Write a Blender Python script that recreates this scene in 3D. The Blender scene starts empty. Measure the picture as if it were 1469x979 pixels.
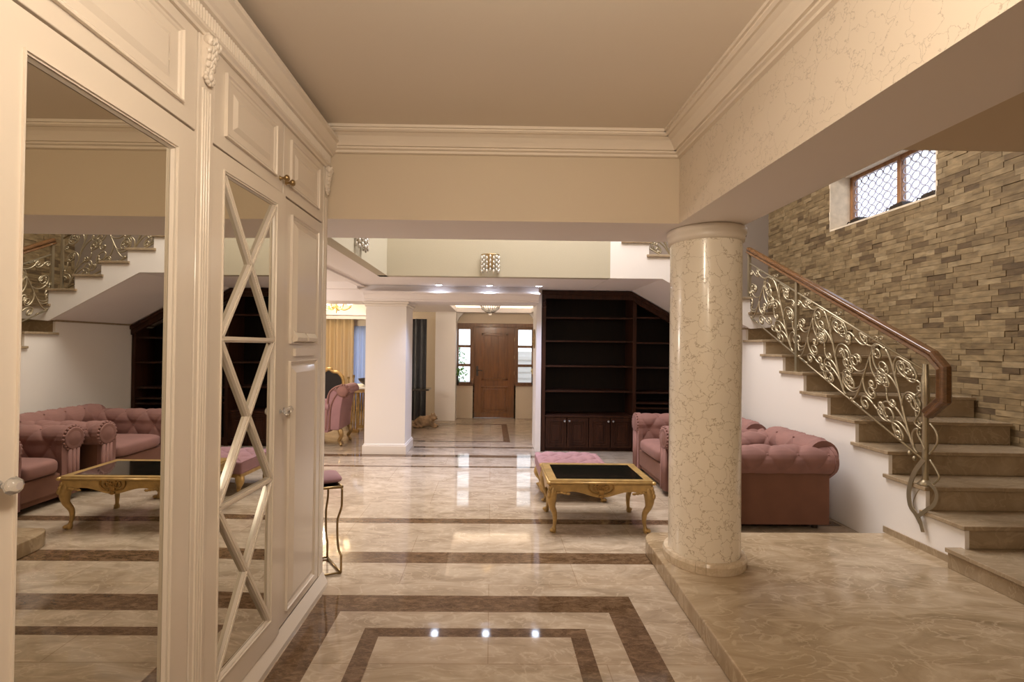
import bpy, bmesh, math, random
from mathutils import Vector, Matrix, Euler
random.seed(7)
PI = math.pi
V = Vector
scene = bpy.context.scene
COL = scene.collection

# ------------------------------------------------------------------ camera model
F, CX, CY = 680.0, 712.0, 489.5
PSI, TH, RHO, H = .0103, .0105, .011, 1.6
_fw = V((math.sin(PSI)*math.cos(TH), math.cos(PSI)*math.cos(TH), math.sin(TH)))
_r = V((math.cos(PSI), -math.sin(PSI), 0)); _u = _r.cross(_fw)
CR = _r*math.cos(RHO) + _u*math.sin(RHO); CU = -_r*math.sin(RHO) + _u*math.cos(RHO)
cam = bpy.data.cameras.new('camera'); co = bpy.data.objects.new('camera', cam); COL.objects.link(co)
M = Matrix((CR, CU, -_fw)).transposed().to_4x4(); M.translation = V((0, 0, H)); co.matrix_world = M
cam.sensor_width = 36; cam.lens = 36*F/1469; cam.shift_x = (734.5-CX)/1469; cam.clip_start = .05
scene.camera = co

# ------------------------------------------------------------------ materials
def newmat(name):
    m = bpy.data.materials.new(name); m.use_nodes = True
    nt = m.node_tree; b = nt.nodes['Principled BSDF']
    return m, nt, b
def N(nt, t, **k):
    n = nt.nodes.new(t)
    for a, v in k.items():
        if a.startswith('i_'): n.inputs[a[2:].replace('_', ' ')].default_value = v
        else: setattr(n, a, v)
    return n
def mat(name, col, rough=.5, metal=0, bump=0, bscale=60, coat=0, var=0, vscale=3, sheen=0, spec=.5, stretch=None):
    m, nt, b = newmat(name)
    b.inputs['Base Color'].default_value = (*col, 1); b.inputs['Roughness'].default_value = rough
    b.inputs['Metallic'].default_value = metal; b.inputs['Coat Weight'].default_value = coat
    b.inputs['Coat Roughness'].default_value = .08; b.inputs['Specular IOR Level'].default_value = spec
    if sheen:
        b.inputs['Sheen Weight'].default_value = sheen; b.inputs['Sheen Roughness'].default_value = .4
        b.inputs['Sheen Tint'].default_value = (1, .75, .75, 1)
    tc = N(nt, 'ShaderNodeTexCoord'); src = tc.outputs['Object']
    if stretch:
        mp = N(nt, 'ShaderNodeMapping'); mp.inputs['Scale'].default_value = stretch
        nt.links.new(src, mp.inputs[0]); src = mp.outputs[0]
    if var:
        n = N(nt, 'ShaderNodeTexNoise'); n.inputs['Scale'].default_value = vscale; n.inputs['Detail'].default_value = 6
        nt.links.new(src, n.inputs[0])
        r = N(nt, 'ShaderNodeValToRGB')
        r.color_ramp.elements[0].position = .3; r.color_ramp.elements[1].position = .7
        r.color_ramp.elements[0].color = (*[c*(1-var) for c in col], 1)
        r.color_ramp.elements[1].color = (*[min(1, c*(1+var)) for c in col], 1)
        nt.links.new(n.outputs['Fac'], r.inputs[0]); nt.links.new(r.outputs[0], b.inputs['Base Color'])
    if bump:
        n = N(nt, 'ShaderNodeTexNoise'); n.inputs['Scale'].default_value = bscale; n.inputs['Detail'].default_value = 4
        nt.links.new(src, n.inputs[0])
        bp = N(nt, 'ShaderNodeBump'); bp.inputs['Strength'].default_value = bump; bp.inputs['Distance'].default_value = .01
        nt.links.new(n.outputs['Fac'], bp.inputs['Height']); nt.links.new(bp.outputs[0], b.inputs['Normal'])
    return m
def marble(name, base, dark, light, rough=.09, scale=1.0, grout=False, coat=0):
    m, nt, b = newmat(name)
    tc = N(nt, 'ShaderNodeTexCoord')
    mp = N(nt, 'ShaderNodeMapping'); mp.inputs['Rotation'].default_value = (0, 0, .5); mp.inputs['Scale'].default_value = (scale, scale*2.4, scale)
    nt.links.new(tc.outputs['Object'], mp.inputs[0])
    n1 = N(nt, 'ShaderNodeTexNoise'); n1.inputs['Scale'].default_value = 2.2; n1.inputs['Detail'].default_value = 9; n1.inputs['Roughness'].default_value = .62; n1.inputs['Distortion'].default_value = 1.4
    nt.links.new(mp.outputs[0], n1.inputs[0])
    r1 = N(nt, 'ShaderNodeValToRGB'); e = r1.color_ramp.elements
    e[0].position = .28; e[0].color = (*dark, 1); e[1].position = .72; e[1].color = (*light, 1)
    x = e.new(.5); x.color = (*base, 1)
    nt.links.new(n1.outputs['Fac'], r1.inputs[0])
    n2 = N(nt, 'ShaderNodeTexNoise'); n2.inputs['Scale'].default_value = 3.1; n2.inputs['Detail'].default_value = 6; n2.inputs['Distortion'].default_value = 2.2
    nt.links.new(mp.outputs[0], n2.inputs[0])
    a = N(nt, 'ShaderNodeMath', operation='SUBTRACT'); a.inputs[1].default_value = .5; nt.links.new(n2.outputs['Fac'], a.inputs[0])
    ab = N(nt, 'ShaderNodeMath', operation='ABSOLUTE'); nt.links.new(a.outputs[0], ab.inputs[0])
    r2 = N(nt, 'ShaderNodeValToRGB'); r2.color_ramp.elements[0].color = (.5, .5, .5, 1); r2.color_ramp.elements[1].color = (0, 0, 0, 1); r2.color_ramp.elements[1].position = .035
    nt.links.new(ab.outputs[0], r2.inputs[0])
    mx = N(nt, 'ShaderNodeMix', data_type='RGBA'); nt.links.new(r2.outputs[0], mx.inputs[0]); nt.links.new(r1.outputs[0], mx.inputs[6])
    mx.inputs[7].default_value = (*[min(1, c*1.12) for c in light], 1)
    out = mx.outputs[2]
    if grout:
        bk = N(nt, 'ShaderNodeTexBrick'); bk.offset = .5; bk.inputs['Scale'].default_value = 1
        bk.inputs['Brick Width'].default_value = 1.2; bk.inputs['Row Height'].default_value = .8; bk.inputs['Mortar Size'].default_value = .0025
        bk.inputs['Color1'].default_value = (1, 1, 1, 1); bk.inputs['Color2'].default_value = (.93, .93, .93, 1); bk.inputs['Mortar'].default_value = (.72, .66, .6, 1)
        nt.links.new(tc.outputs['Object'], bk.inputs[0])
        mm = N(nt, 'ShaderNodeMix', data_type='RGBA', blend_type='MULTIPLY'); mm.inputs[0].default_value = 1
        nt.links.new(out, mm.inputs[6]); nt.links.new(bk.outputs[0], mm.inputs[7]); out = mm.outputs[2]
    nt.links.new(out, b.inputs['Base Color']); b.inputs['Roughness'].default_value = rough; b.inputs['Coat Weight'].default_value = coat
    b.inputs['Coat Roughness'].default_value = .02
    return m
def crackle(name, base, line, scale, width, rough=.3, coat=0, bump=.15, fine=1.0, swap=None):
    m, nt, b = newmat(name)
    tc = N(nt, 'ShaderNodeTexCoord')
    ns = N(nt, 'ShaderNodeTexNoise'); ns.inputs['Scale'].default_value = scale*1.6; ns.inputs['Detail'].default_value = 5
    nt.links.new(tc.outputs['Object'], ns.inputs[0])
    mx = N(nt, 'ShaderNodeMix', data_type='VECTOR'); mx.inputs[0].default_value = .12*fine
    nt.links.new(tc.outputs['Object'], mx.inputs[4]); nt.links.new(ns.outputs['Color'], mx.inputs[5])
    vo = N(nt, 'ShaderNodeTexVoronoi', feature='DISTANCE_TO_EDGE'); vo.inputs['Scale'].default_value = scale
    nt.links.new(mx.outputs[1], vo.inputs[0])
    r = N(nt, 'ShaderNodeValToRGB'); r.color_ramp.elements[0].color = (0, 0, 0, 1); r.color_ramp.elements[1].position = width
    nt.links.new(vo.outputs['Distance'], r.inputs[0])
    n2 = N(nt, 'ShaderNodeTexNoise'); n2.inputs['Scale'].default_value = scale*.5; nt.links.new(tc.outputs['Object'], n2.inputs[0])
    g = N(nt, 'ShaderNodeMath', operation='MULTIPLY_ADD'); g.inputs[1].default_value = 1.6; g.inputs[2].default_value = .5; g.use_clamp = True
    nt.links.new(n2.outputs['Fac'], g.inputs[0])
    mx3 = N(nt, 'ShaderNodeMath', operation='MAXIMUM'); nt.links.new(r.outputs[0], mx3.inputs[0])
    inv = N(nt, 'ShaderNodeMath', operation='SUBTRACT'); inv.inputs[0].default_value = .85; nt.links.new(g.outputs[0], inv.inputs[1])
    nt.links.new(inv.outputs[0], mx3.inputs[1])
    c = N(nt, 'ShaderNodeMix', data_type='RGBA'); nt.links.new(mx3.outputs[0], c.inputs[0])
    c.inputs[6].default_value = (*line, 1); c.inputs[7].default_value = (*base, 1)
    nt.links.new(c.outputs[2], b.inputs['Base Color'])
    bp = N(nt, 'ShaderNodeBump'); bp.inputs['Strength'].default_value = bump; bp.inputs['Distance'].default_value = .004
    nt.links.new(r.outputs[0], bp.inputs['Height']); nt.links.new(bp.outputs[0], b.inputs['Normal'])
    b.inputs['Roughness'].default_value = rough; b.inputs['Coat Weight'].default_value = coat; b.inputs['Coat Roughness'].default_value = .1
    return m
def wood(name, c1, c2, rough=.3, coat=.3, scale=(6, 6, .6)):
    m, nt, b = newmat(name)
    tc = N(nt, 'ShaderNodeTexCoord'); mp = N(nt, 'ShaderNodeMapping'); mp.inputs['Scale'].default_value = scale
    nt.links.new(tc.outputs['Object'], mp.inputs[0])
    n = N(nt, 'ShaderNodeTexNoise'); n.inputs['Scale'].default_value = 4; n.inputs['Detail'].default_value = 8; n.inputs['Distortion'].default_value = .8
    nt.links.new(mp.outputs[0], n.inputs[0])
    r = N(nt, 'ShaderNodeValToRGB'); r.color_ramp.elements[0].color = (*c1, 1); r.color_ramp.elements[1].color = (*c2, 1)
    r.color_ramp.elements[0].position = .35; r.color_ramp.elements[1].position = .65
    nt.links.new(n.outputs['Fac'], r.inputs[0]); nt.links.new(r.outputs[0], b.inputs['Base Color'])
    b.inputs['Roughness'].default_value = rough; b.inputs['Coat Weight'].default_value = coat; b.inputs['Coat Roughness'].default_value = .12
    if 'walnut' in name: b.inputs['Specular IOR Level'].default_value = .22
    return m
def emit(name, col, s):
    m, nt, b = newmat(name)
    b.inputs['Base Color'].default_value = (*col, 1)
    b.inputs['Emission Color'].default_value = (*col, 1); b.inputs['Emission Strength'].default_value = s
    return m
def pane_mat(name, tint=(1, 1, 1), gloss=.08, rough=.02):
    m, nt, b = newmat(name)
    nt.nodes.remove(b)
    t = N(nt, 'ShaderNodeBsdfTransparent'); t.inputs[0].default_value = (*tint, 1)
    g = N(nt, 'ShaderNodeBsdfGlossy'); g.inputs['Roughness'].default_value = rough
    x = N(nt, 'ShaderNodeMixShader'); x.inputs[0].default_value = gloss
    nt.links.new(t.outputs[0], x.inputs[1]); nt.links.new(g.outputs[0], x.inputs[2])
    nt.links.new(x.outputs[0], nt.nodes['Material Output'].inputs[0])
    return m
def sheer_mat(name, col, tr):
    m, nt, b = newmat(name)
    nt.nodes.remove(b)
    d = N(nt, 'ShaderNodeBsdfDiffuse'); d.inputs[0].default_value = (*col, 1)
    tl = N(nt, 'ShaderNodeBsdfTranslucent'); tl.inputs[0].default_value = (*col, 1)
    t = N(nt, 'ShaderNodeBsdfTransparent')
    x = N(nt, 'ShaderNodeMixShader'); x.inputs[0].default_value = .5
    y = N(nt, 'ShaderNodeMixShader'); y.inputs[0].default_value = tr
    nt.links.new(d.outputs[0], x.inputs[1]); nt.links.new(tl.outputs[0], x.inputs[2])
    nt.links.new(x.outputs[0], y.inputs[1]); nt.links.new(t.outputs[0], y.inputs[2])
    nt.links.new(y.outputs[0], nt.nodes['Material Output'].inputs[0])
    return m
def brick_mat():
    m, nt, b = newmat('split_stone')
    ge = N(nt, 'ShaderNodeNewGeometry'); tc = N(nt, 'ShaderNodeTexCoord')
    r = N(nt, 'ShaderNodeValToRGB'); e = r.color_ramp.elements
    e[0].position = 0; e[0].color = (.105, .066, .030, 1); e[1].position = 1; e[1].color = (.305, .225, .122, 1)
    for p, c in ((.07, (.125, .08, .037)), (.16, (.18, .122, .058)), (.55, (.235, .165, .081)), (.85, (.265, .19, .098))):
        x = e.new(p); x.color = (*c, 1)
    nt.links.new(ge.outputs['Random Per Island'], r.inputs[0])
    n = N(nt, 'ShaderNodeTexNoise'); n.inputs['Scale'].default_value = 9; n.inputs['Detail'].default_value = 8
    mp = N(nt, 'ShaderNodeMapping'); mp.inputs['Scale'].default_value = (1, 1, 2.4)
    nt.links.new(tc.outputs['Object'], mp.inputs[0]); nt.links.new(mp.outputs[0], n.inputs[0])
    r2 = N(nt, 'ShaderNodeValToRGB'); r2.color_ramp.elements[0].color = (.72, .7, .68, 1); r2.color_ramp.elements[1].color = (1.12, 1.1, 1.08, 1)
    r2.color_ramp.elements[0].position = .35; r2.color_ramp.elements[1].position = .65
    nt.links.new(n.outputs['Fac'], r2.inputs[0])
    x = N(nt, 'ShaderNodeMix', data_type='RGBA', blend_type='MULTIPLY'); x.inputs[0].default_value = 1
    nt.links.new(r.outputs[0], x.inputs[6]); nt.links.new(r2.outputs[0], x.inputs[7]); nt.links.new(x.outputs[2], b.inputs['Base Color'])
    bp = N(nt, 'ShaderNodeBump'); bp.inputs['Strength'].default_value = .6; bp.inputs['Distance'].default_value = .015
    nt.links.new(n.outputs['Fac'], bp.inputs['Height']); nt.links.new(bp.outputs[0], b.inputs['Normal'])
    b.inputs['Roughness'].default_value = .8
    return m

MT = dict(
    lacquer=mat('cream_lacquer', (.72, .64, .555), .22, coat=.3),
    ceil=mat('ceiling_paint', (.73, .65, .56), .75, bump=.04, bscale=150),
    wall=mat('beige_wall_paint', (.61, .51, .39), .6, bump=.05, bscale=120),
    ringstone=marble('beige_tile', (.58, .47, .34), (.46, .36, .25), (.66, .56, .43), .2, 3),
    taupe=mat('taupe_wall_paint', (.25, .20, .16), .6),
    pinklight=mat('pink_velvet_lit', (.285, .150, .165), .8, sheen=.12, var=.08, vscale=7, bump=.12, bscale=420),  # downlight brightness on the ottoman put into the colour; also the cushion's brighter pink
    soffit=mat('white_ceiling_paint', (.84, .79, .78), .6),
    white=mat('white_wall_paint', (.77, .725, .69), .55, bump=.06, bscale=140),
    fascia=mat('cream_textured_paint', (.45, .405, .305), .6, bump=.2, bscale=130),
    cornice=mat('plaster_moulding', (.76, .67, .57), .45),
    crack=crackle('crackle_plaster', (.70, .61, .51), (.44, .37, .30), 9, .016, .4, .1, .08, 1.6),
    colm=crackle('crackle_column', (.80, .72, .60), (.42, .33, .22), 11.5, .028, .25, .35, .12, 1.0),
    capital=mat('column_capital_paint', (.72, .64, .55), .4),
    floor=marble('cream_marble', (.405, .318, .232), (.275, .205, .14), (.53, .435, .335), .05, 1, True),
    plat=marble('brown_cream_marble', (.34, .25, .155), (.215, .15, .085), (.46, .36, .245), .14, .8),
    step=marble('stair_marble', (.31, .232, .148), (.24, .172, .105), (.38, .295, .20), .22, 1),
    band=marble('brown_marble', (.115, .068, .036), (.062, .035, .018), (.22, .14, .085), .06, 4),
    brick=brick_mat(),
    mortar=mat('stone_backing', (.22, .16, .10), .9),
    mirror=mat('mirror_silver', (.68, .655, .58), .0, 1),
    darkwood=wood('dark_walnut', (.026, .009, .005), (.050, .018, .009), .42, .03),
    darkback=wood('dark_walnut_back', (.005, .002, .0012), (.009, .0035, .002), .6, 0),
    railwood=wood('mahogany', (.085, .036, .012), (.13, .058, .020), .24, .5, (9, 2, 9)),
    doorwood=wood('oak_brown', (.115, .038, .005), (.175, .060, .009), .3, .35, (7, 7, .7)),
    framewood=wood('frame_brown', (.12, .05, .018), (.19, .085, .03), .4, .2),
    winwood=wood('honey_wood', (.22, .10, .04), (.36, .18, .08), .35, .3),
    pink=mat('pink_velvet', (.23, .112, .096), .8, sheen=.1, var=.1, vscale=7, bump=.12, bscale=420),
    pinkdark=mat('pink_velvet_shaded', (.165, .072, .045), .85, sheen=.08, var=.08, vscale=7, bump=.12, bscale=420),  # browner copy of pink; dim warm light on the outer panels put into colour
    gold=mat('aged_gold', (.42, .27, .10), .38, .35, var=.25, vscale=14, bump=.1, bscale=60),
    golddark=mat('antique_gold_dark', (.30, .17, .05), .45, .5),  # deeper brown gold for the carving and console legs
    brass=mat('antique_brass', (.36, .25, .12), .3, .9),
    iron=mat('champagne_iron', (.37, .31, .21), .36, .7),
    glassblack=mat('black_glass', (.012, .011, .008), .03, 0, coat=1, spec=.8),
    crystal=None, bead=mat('crystal_bead', (.62, .58, .52), .15, .3, coat=1),
    skirt=mat('skirting_paint', (.74, .68, .62), .4),
    greydrape=mat('grey_velvet_drape', (.055, .058, .062), .8, sheen=.2),
    cream=sheer_mat('cream_sheer', (.85, .70, .46), .12),
    blue=sheer_mat('white_sheer', (.52, .60, .80), .14),
    glass=pane_mat('clear_glass'),
    frosted=pane_mat('stair_window_glass', (.96, .96, 1), .06, .1),
    lead=mat('lead_came', (.46, .45, .56), .5, .4),
    black=mat('black_upholstery', (.012, .008, .008), .7),
    tan=mat('tan_fur', (.30, .20, .115), .9, var=.45, vscale=9, bump=.7, bscale=70),
    leaf=mat('leaf_green', (.12, .26, .06), .6, var=.4, vscale=8),
    outwhite=mat('exterior_white', (.85, .85, .85), .8),
    outgrey=mat('exterior_paving', (.5, .5, .48), .8),
    petal=mat('cream_petal', (.75, .62, .35), .6),
    ceramic=mat('dark_ceramic', (.03, .02, .015), .3),
    darktop=mat('dark_console_top', (.03, .022, .018), .15, coat=.5),
    led=emit('warm_led', (1, .84, .62), 1.8),
    spot=emit('cool_led', (.72, .82, 1), 60),
    bulb=emit('warm_bulb', (1, .78, .45), 7),
    runner=mat('white_linen', (.8, .76, .68), .7),
    slate=mat('dark_metal', (.035, .025, .018), .45, .3),
    revealstone=mat('pale_reveal_stone', (.66, .56, .42), .8, var=.15, vscale=9, bump=.5, bscale=16),
)

_m, _nt, _b = newmat('crystal'); _b.inputs['Transmission Weight'].default_value = .75; _b.inputs['Roughness'].default_value = .06
_b.inputs['Base Color'].default_value = (.93, .91, .88, 1); _b.inputs['Coat Weight'].default_value = .5; MT['crystal'] = _m
# ------------------------------------------------------------------ mesh helpers
def bx(bm, x0, y0, z0, x1, y1, z1, mi=0):
    vs = [bm.verts.new((x, y, z)) for z in (z0, z1) for y in (y0, y1) for x in (x0, x1)]
    for f in ((0, 2, 3, 1), (4, 5, 7, 6), (0, 1, 5, 4), (2, 6, 7, 3), (0, 4, 6, 2), (1, 3, 7, 5)):
        q = bm.faces.new([vs[i] for i in f]); q.material_index = mi
    return vs
def prism(bm, pts, axis, a0, a1):
    """polygon pts (2D) extruded along axis: 'x' -> (y,z), 'y' -> (x,z), 'z' -> (x,y)"""
    def mk(p, a):
        return {'x': (a, p[0], p[1]), 'y': (p[0], a, p[1]), 'z': (p[0], p[1], a)}[axis]
    A = [bm.verts.new(mk(p, a0)) for p in pts]; B = [bm.verts.new(mk(p, a1)) for p in pts]
    bm.faces.new(A); bm.faces.new(B[::-1]); n = len(pts)
    for i in range(n): bm.faces.new((A[i], B[i], B[(i+1) % n], A[(i+1) % n]))
def lathe(bm, prof, c, n=32, axis='z', cap=True):
    rings = []
    for r, h in prof:
        ring = []
        for i in range(n):
            a = 2*PI*i/n
            p = (r*math.cos(a), r*math.sin(a), h)
            if axis == 'x': p = (p[2], p[0], p[1])
            elif axis == 'y': p = (p[0], p[2], p[1])
            ring.append(bm.verts.new((c[0]+p[0], c[1]+p[1], c[2]+p[2])))
        rings.append(ring)
    for a, b in zip(rings, rings[1:]):
        for i in range(n):
            f = bm.faces.new((a[i], a[(i+1) % n], b[(i+1) % n], b[i])); f.smooth = True
    if cap:
        for rg_, fl in ((rings[0], True), (rings[-1], False)):
            q = [bm.verts.new(v_.co) for v_ in rg_]; bm.faces.new(q[::-1] if fl else q)
def tube(bm, pts, r, n=8, flat=None, up=None):
    """sweep; r number or list; flat=(w,t) for a rectangular ribbon, 'up' fixes the width direction"""
    pts = [V(p) for p in pts]; m = len(pts)
    rr = r if isinstance(r, (list, tuple)) else [r]*m
    rings = []; prev = None
    for i, p in enumerate(pts):
        t = (pts[min(i+1, m-1)] - pts[max(i-1, 0)])
        if t.length < 1e-9: t = V((0, 0, 1))
        t.normalize()
        if up is not None: a = V(up) - t*V(up).dot(t)
        elif prev is None:
            a = t.orthogonal()
        else: a = prev - t*prev.dot(t)
        if a.length < 1e-6: a = t.orthogonal()
        a.normalize(); prev = a; b = t.cross(a)
        if flat:
            w, h = flat[0]*rr[i]/2, flat[1]*rr[i]/2
            ring = [bm.verts.new(p+a*x+b*y) for x, y in ((-w, -h), (w, -h), (w, h), (-w, h))]
        else:
            ring = [bm.verts.new(p+(a*math.cos(2*PI*k/n)+b*math.sin(2*PI*k/n))*rr[i]) for k in range(n)]
        rings.append(ring)
    k = len(rings[0])
    for A, B in zip(rings, rings[1:]):
        for i in range(k):
            f = bm.faces.new((A[i], A[(i+1) % k], B[(i+1) % k], B[i])); f.smooth = not flat
    bm.faces.new(rings[0][::-1]); bm.faces.new(rings[-1])
def ball(bm, c, r, sx=1, sy=1, sz=1, u=12, v=8, rot=None):
    m = Matrix.Translation(V(c)) @ (rot.to_matrix().to_4x4() if rot else Matrix.Identity(4)) @ Matrix.Diagonal((sx, sy, sz, 1))
    g = bmesh.ops.create_uvsphere(bm, u_segments=u, v_segments=v, radius=r, matrix=m)
    for vv in g['verts']:
        for f in vv.link_faces: f.smooth = True
def grid(bm, P, nu, nv, smooth=True, closeu=False):
    vs = [[bm.verts.new(P(i/nu, j/nv)) for j in range(nv+1)] for i in range(nu+1)]
    for i in range(nu):
        for j in range(nv):
            f = bm.faces.new((vs[i][j], vs[i+1][j], vs[i+1][j+1], vs[i][j+1])); f.smooth = smooth
    return vs
def tuft(P, cu, cv, depth):
    """pillow/diamond tufting displaced along the surface normal; buttons sit at the crossings"""
    e = 1e-3
    def Q(u, v):
        p = V(P(u, v)); du = V(P(min(u+e, 1), v)) - V(P(max(u-e, 0), v)); dv = V(P(u, min(v+e, 1))) - V(P(u, max(v-e, 0)))
        n = du.cross(dv)
        if n.length > 1e-12: n.normalize()
        a, b = u*cu+v*cv, u*cu-v*cv
        h = (abs(math.sin(PI*a))*abs(math.sin(PI*b)))**.45
        edge = min(1, min(u, 1-u)*cu*5, min(v, 1-v)*cv*5+.2)
        return p + n*depth*(h-1)*max(0, edge)
    return Q
def buttons(bm, Q, cu, cv, r=.010):
    for i in range(-20, 40):
        for j in range(-20, 40):
            u, v = (i+j)/(2*cu), (i-j)/(2*cv)
            if .04 < u < .96 and .05 < v < .97: ball(bm, Q(u, v), r, u=6, v=5)
def polyline(pts, n):
    """resample a polyline to a function t->point"""
    pts = [V(p) for p in pts]; L = [0]
    for a, b in zip(pts, pts[1:]): L.append(L[-1]+(b-a).length)
    def f(t):
        s = t*L[-1]
        for i in range(len(pts)-1):
            if s <= L[i+1] or i == len(pts)-2:
                d = L[i+1]-L[i]
                return pts[i].lerp(pts[i+1], (s-L[i])/d if d else 0)
    return f
def smoothpath(pts, k=6):
    pts = [V(p) for p in pts]; out = []
    for i in range(len(pts)-1):
        p0, p1, p2, p3 = pts[max(i-1, 0)], pts[i], pts[i+1], pts[min(i+2, len(pts)-1)]
        for j in range(k):
            t = j/k
            out.append(.5*((2*p1)+(p2-p0)*t+(2*p0-5*p1+4*p2-p3)*t*t+(3*p1-p0-3*p2+p3)*t**3))
    out.append(pts[-1]); return out

def worldloc(o):
    v = V((0, 0, 0))
    while o is not None: v += o.location; o = o.parent
    return v
def obj(name, bm, m, parent=None, bevel=0, label=None, recalc=True):
    """link a bmesh built in world coordinates as ONE mesh object"""
    if recalc: bmesh.ops.recalc_face_normals(bm, faces=bm.faces)
    if parent is not None: bmesh.ops.translate(bm, verts=bm.verts, vec=-worldloc(parent))
    me = bpy.data.meshes.new(name); bm.to_mesh(me); bm.free()
    for x in (m if isinstance(m, (list, tuple)) else [m]): me.materials.append(MT[x])
    o = bpy.data.objects.new(name, me); COL.objects.link(o)
    if parent is not None: o.parent = parent
    if bevel:
        b = o.modifiers.new('bevel', 'BEVEL'); b.width = bevel; b.segments = 2; b.limit_method = 'ANGLE'; b.angle_limit = .6
    if label: o['label'] = label
    return o
def tag(o, label, cat, group=None):
    o['label'] = label; o['category'] = cat; o['kind'] = 'thing'
    if group: o['group'] = group
    return o
def thing(name, label, cat, loc, group=None):
    o = bpy.data.objects.new(name, None); COL.objects.link(o); o.location = loc; o.empty_display_size = .1
    return tag(o, label, cat, group)
def struct(name, bm, m, parent=None, bevel=0):
    o = obj(name, bm, m, parent, bevel)
    if parent is None: o['kind'] = 'structure'
    return o
B = bmesh.new

# ------------------------------------------------------------------ FLOOR
RECTS = []      # brown inlay rectangles (x0,y0,x1,y1)
def band(x0, y0, x1, y1): RECTS.append((x0, y0, x1, y1))
band(-1.72, 3.50, 1.22, 3.685); band(-1.72, 4.28, 3.2, 4.40)
ox0, ox1, iy0 = -1.06, .897, -1.6
band(ox0, 2.865, ox1, 3.05); band(ox0, iy0, -.887, 2.865); band(.725, iy0, ox1, 2.865); band(ox0, iy0-.17, ox1, iy0)
band(-.695, 2.62, .55, 2.70); band(-.695, iy0+.35, -.602, 2.62); band(.455, iy0+.35, .55, 2.62); band(-.695, iy0+.27, .55, iy0+.35)
band(-6, 6.24, .70, 6.31); band(-6, 6.80, .70, 6.95); band(-1.2, 7.42, .70, 7.52)
band(-1.6, 7.90, .33, 7.97); band(.22, 7.97, .33, 9.62); band(-1.6, 9.62, .33, 9.72)
xs = sorted({-8.0, 4.6} | {r[0] for r in RECTS} | {r[2] for r in RECTS}); ys = sorted({-4.0, 12.0} | {r[1] for r in RECTS} | {r[3] for r in RECTS})
bm = B(); vv = {(i, j): bm.verts.new((x, y, 0)) for i, x in enumerate(xs) for j, y in enumerate(ys)}
for i in range(len(xs)-1):
    for j in range(len(ys)-1):
        f = bm.faces.new((vv[i, j], vv[i+1, j], vv[i+1, j+1], vv[i, j+1])); mx, my = (xs[i]+xs[i+1])/2, (ys[j]+ys[j+1])/2
        f.material_index = int(any(r[0] < mx < r[2] and r[1] < my < r[3] for r in RECTS))
struct('floor', bm, ['floor', 'band'])
# raised marble platform with a rounded corner
PZ = .115
pts = [(1.13, -4), (1.15, 2.0), (1.19, 3.1), (1.205, 3.42)] + [(1.325-.12*math.cos(a), 3.60+.22*math.sin(a)) for a in [k*PI/16 for k in range(0, 9)]] + [(3.2, 3.84), (4.55, 3.84), (4.55, -4)]
bm = B(); prism(bm, pts, 'z', 0.0, PZ)
struct('floor_platform', bm, 'plat', bevel=.008)

# ------------------------------------------------------------------ SHELL
XB, YB = 4.55, 7.75            # stone wall plane, back wall of the stair
BZ = 2.435                     # underside of the beams
SZ = 2.463                     # soffit behind the void
# foreground ceiling
bm = B(); bx(bm, -1.8, -4, 3.0, 1.4, 3.3, 3.1); struct('ceiling', bm, 'ceil')
# front beam (beige, cream paint) and side beam (crackle plaster)
bm = B(); bx(bm, -1.8, 3.16, BZ, 1.25, 3.72, 5.6); o = struct('wall_front_beam', bm, ['wall', 'soffit'])
for p in o.data.polygons:
    if p.normal.z < -.5: p.material_index = 1
bm = B(); bx(bm, 1.25, -4, BZ, 1.70, 3.72, 5.6); struct('wall_side_beam', bm, ['crack', 'soffit'])
o = bpy.data.objects['wall_side_beam']
for p in o.data.polygons:
    if p.normal.z < -.5 or p.normal.x > .5: p.material_index = 1
bm = B(); bx(bm, 1.70, -4, 2.5, XB, 2.10, 2.8); struct('ceiling_stair_slab', bm, 'wall')
bm = B(); bx(bm, 1.70, -4, 2.8, XB, 2.10, 5.6); struct('wall_upper_gallery', bm, 'wall')
# left wall behind the wardrobe and wall behind the camera, front wall of the dining room
bm = B(); bx(bm, -1.85, -4, 0, -1.72, 3.72, 3.1); struct('wall_left', bm, 'wall')
bm = B(); bx(bm, -1.8, -4.12, 0, XB, -4, 3.1); struct('wall_rear', bm, 'wall')
bm = B(); bx(bm, -8, 3.60, 0, -1.85, 3.72, 3.0); struct('wall_dining_front', bm, 'wall')
bm = B(); bx(bm, -8.1, 3.6, 0, -8, 12, 3.0); struct('wall_dining_left', bm, 'wall')
# void above: left and back fascia, upper walls and top
bm = B(); bx(bm, -1.43, 3.72, SZ, -1.31, 6.02, 5.6); struct('wall_void_left', bm, 'fascia')
bm = B(); bx(bm, -1.43, 5.9, SZ, 1.475, 6.02, 3.08); struct('wall_void_fascia', bm, 'fascia')
bm = B(); bx(bm, 1.0, YB, 0, XB+.2, YB+.12, 5.6); bx(bm, -1.43, YB, 3.06, 1.0, YB+.12, 5.6); struct('wall_stair_back', bm, 'taupe')
bm = B(); bx(bm, -1.5, 2.1, 5.6, XB+.2, YB+.12, 5.7); struct('ceiling_void', bm, 'soffit')
bm = B(); bx(bm, -1.43, 6.02, 3.0, -1.31, YB, 5.6); struct('wall_upper_left', bm, 'fascia')
# white soffit (L shape) with the upper floor above it
bm = B(); bx(bm, -1.85, 3.72, SZ, -1.43, 6.92, SZ+.1); bx(bm, -1.43, 6.02, SZ, 1.47, YB, SZ+.1); struct('ceiling_soffit', bm, 'soffit')
bm = B(); bx(bm, -1.43, 6.02, 2.98, 1.475, YB, 3.06); struct('floor_upper', bm, 'step')
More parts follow.
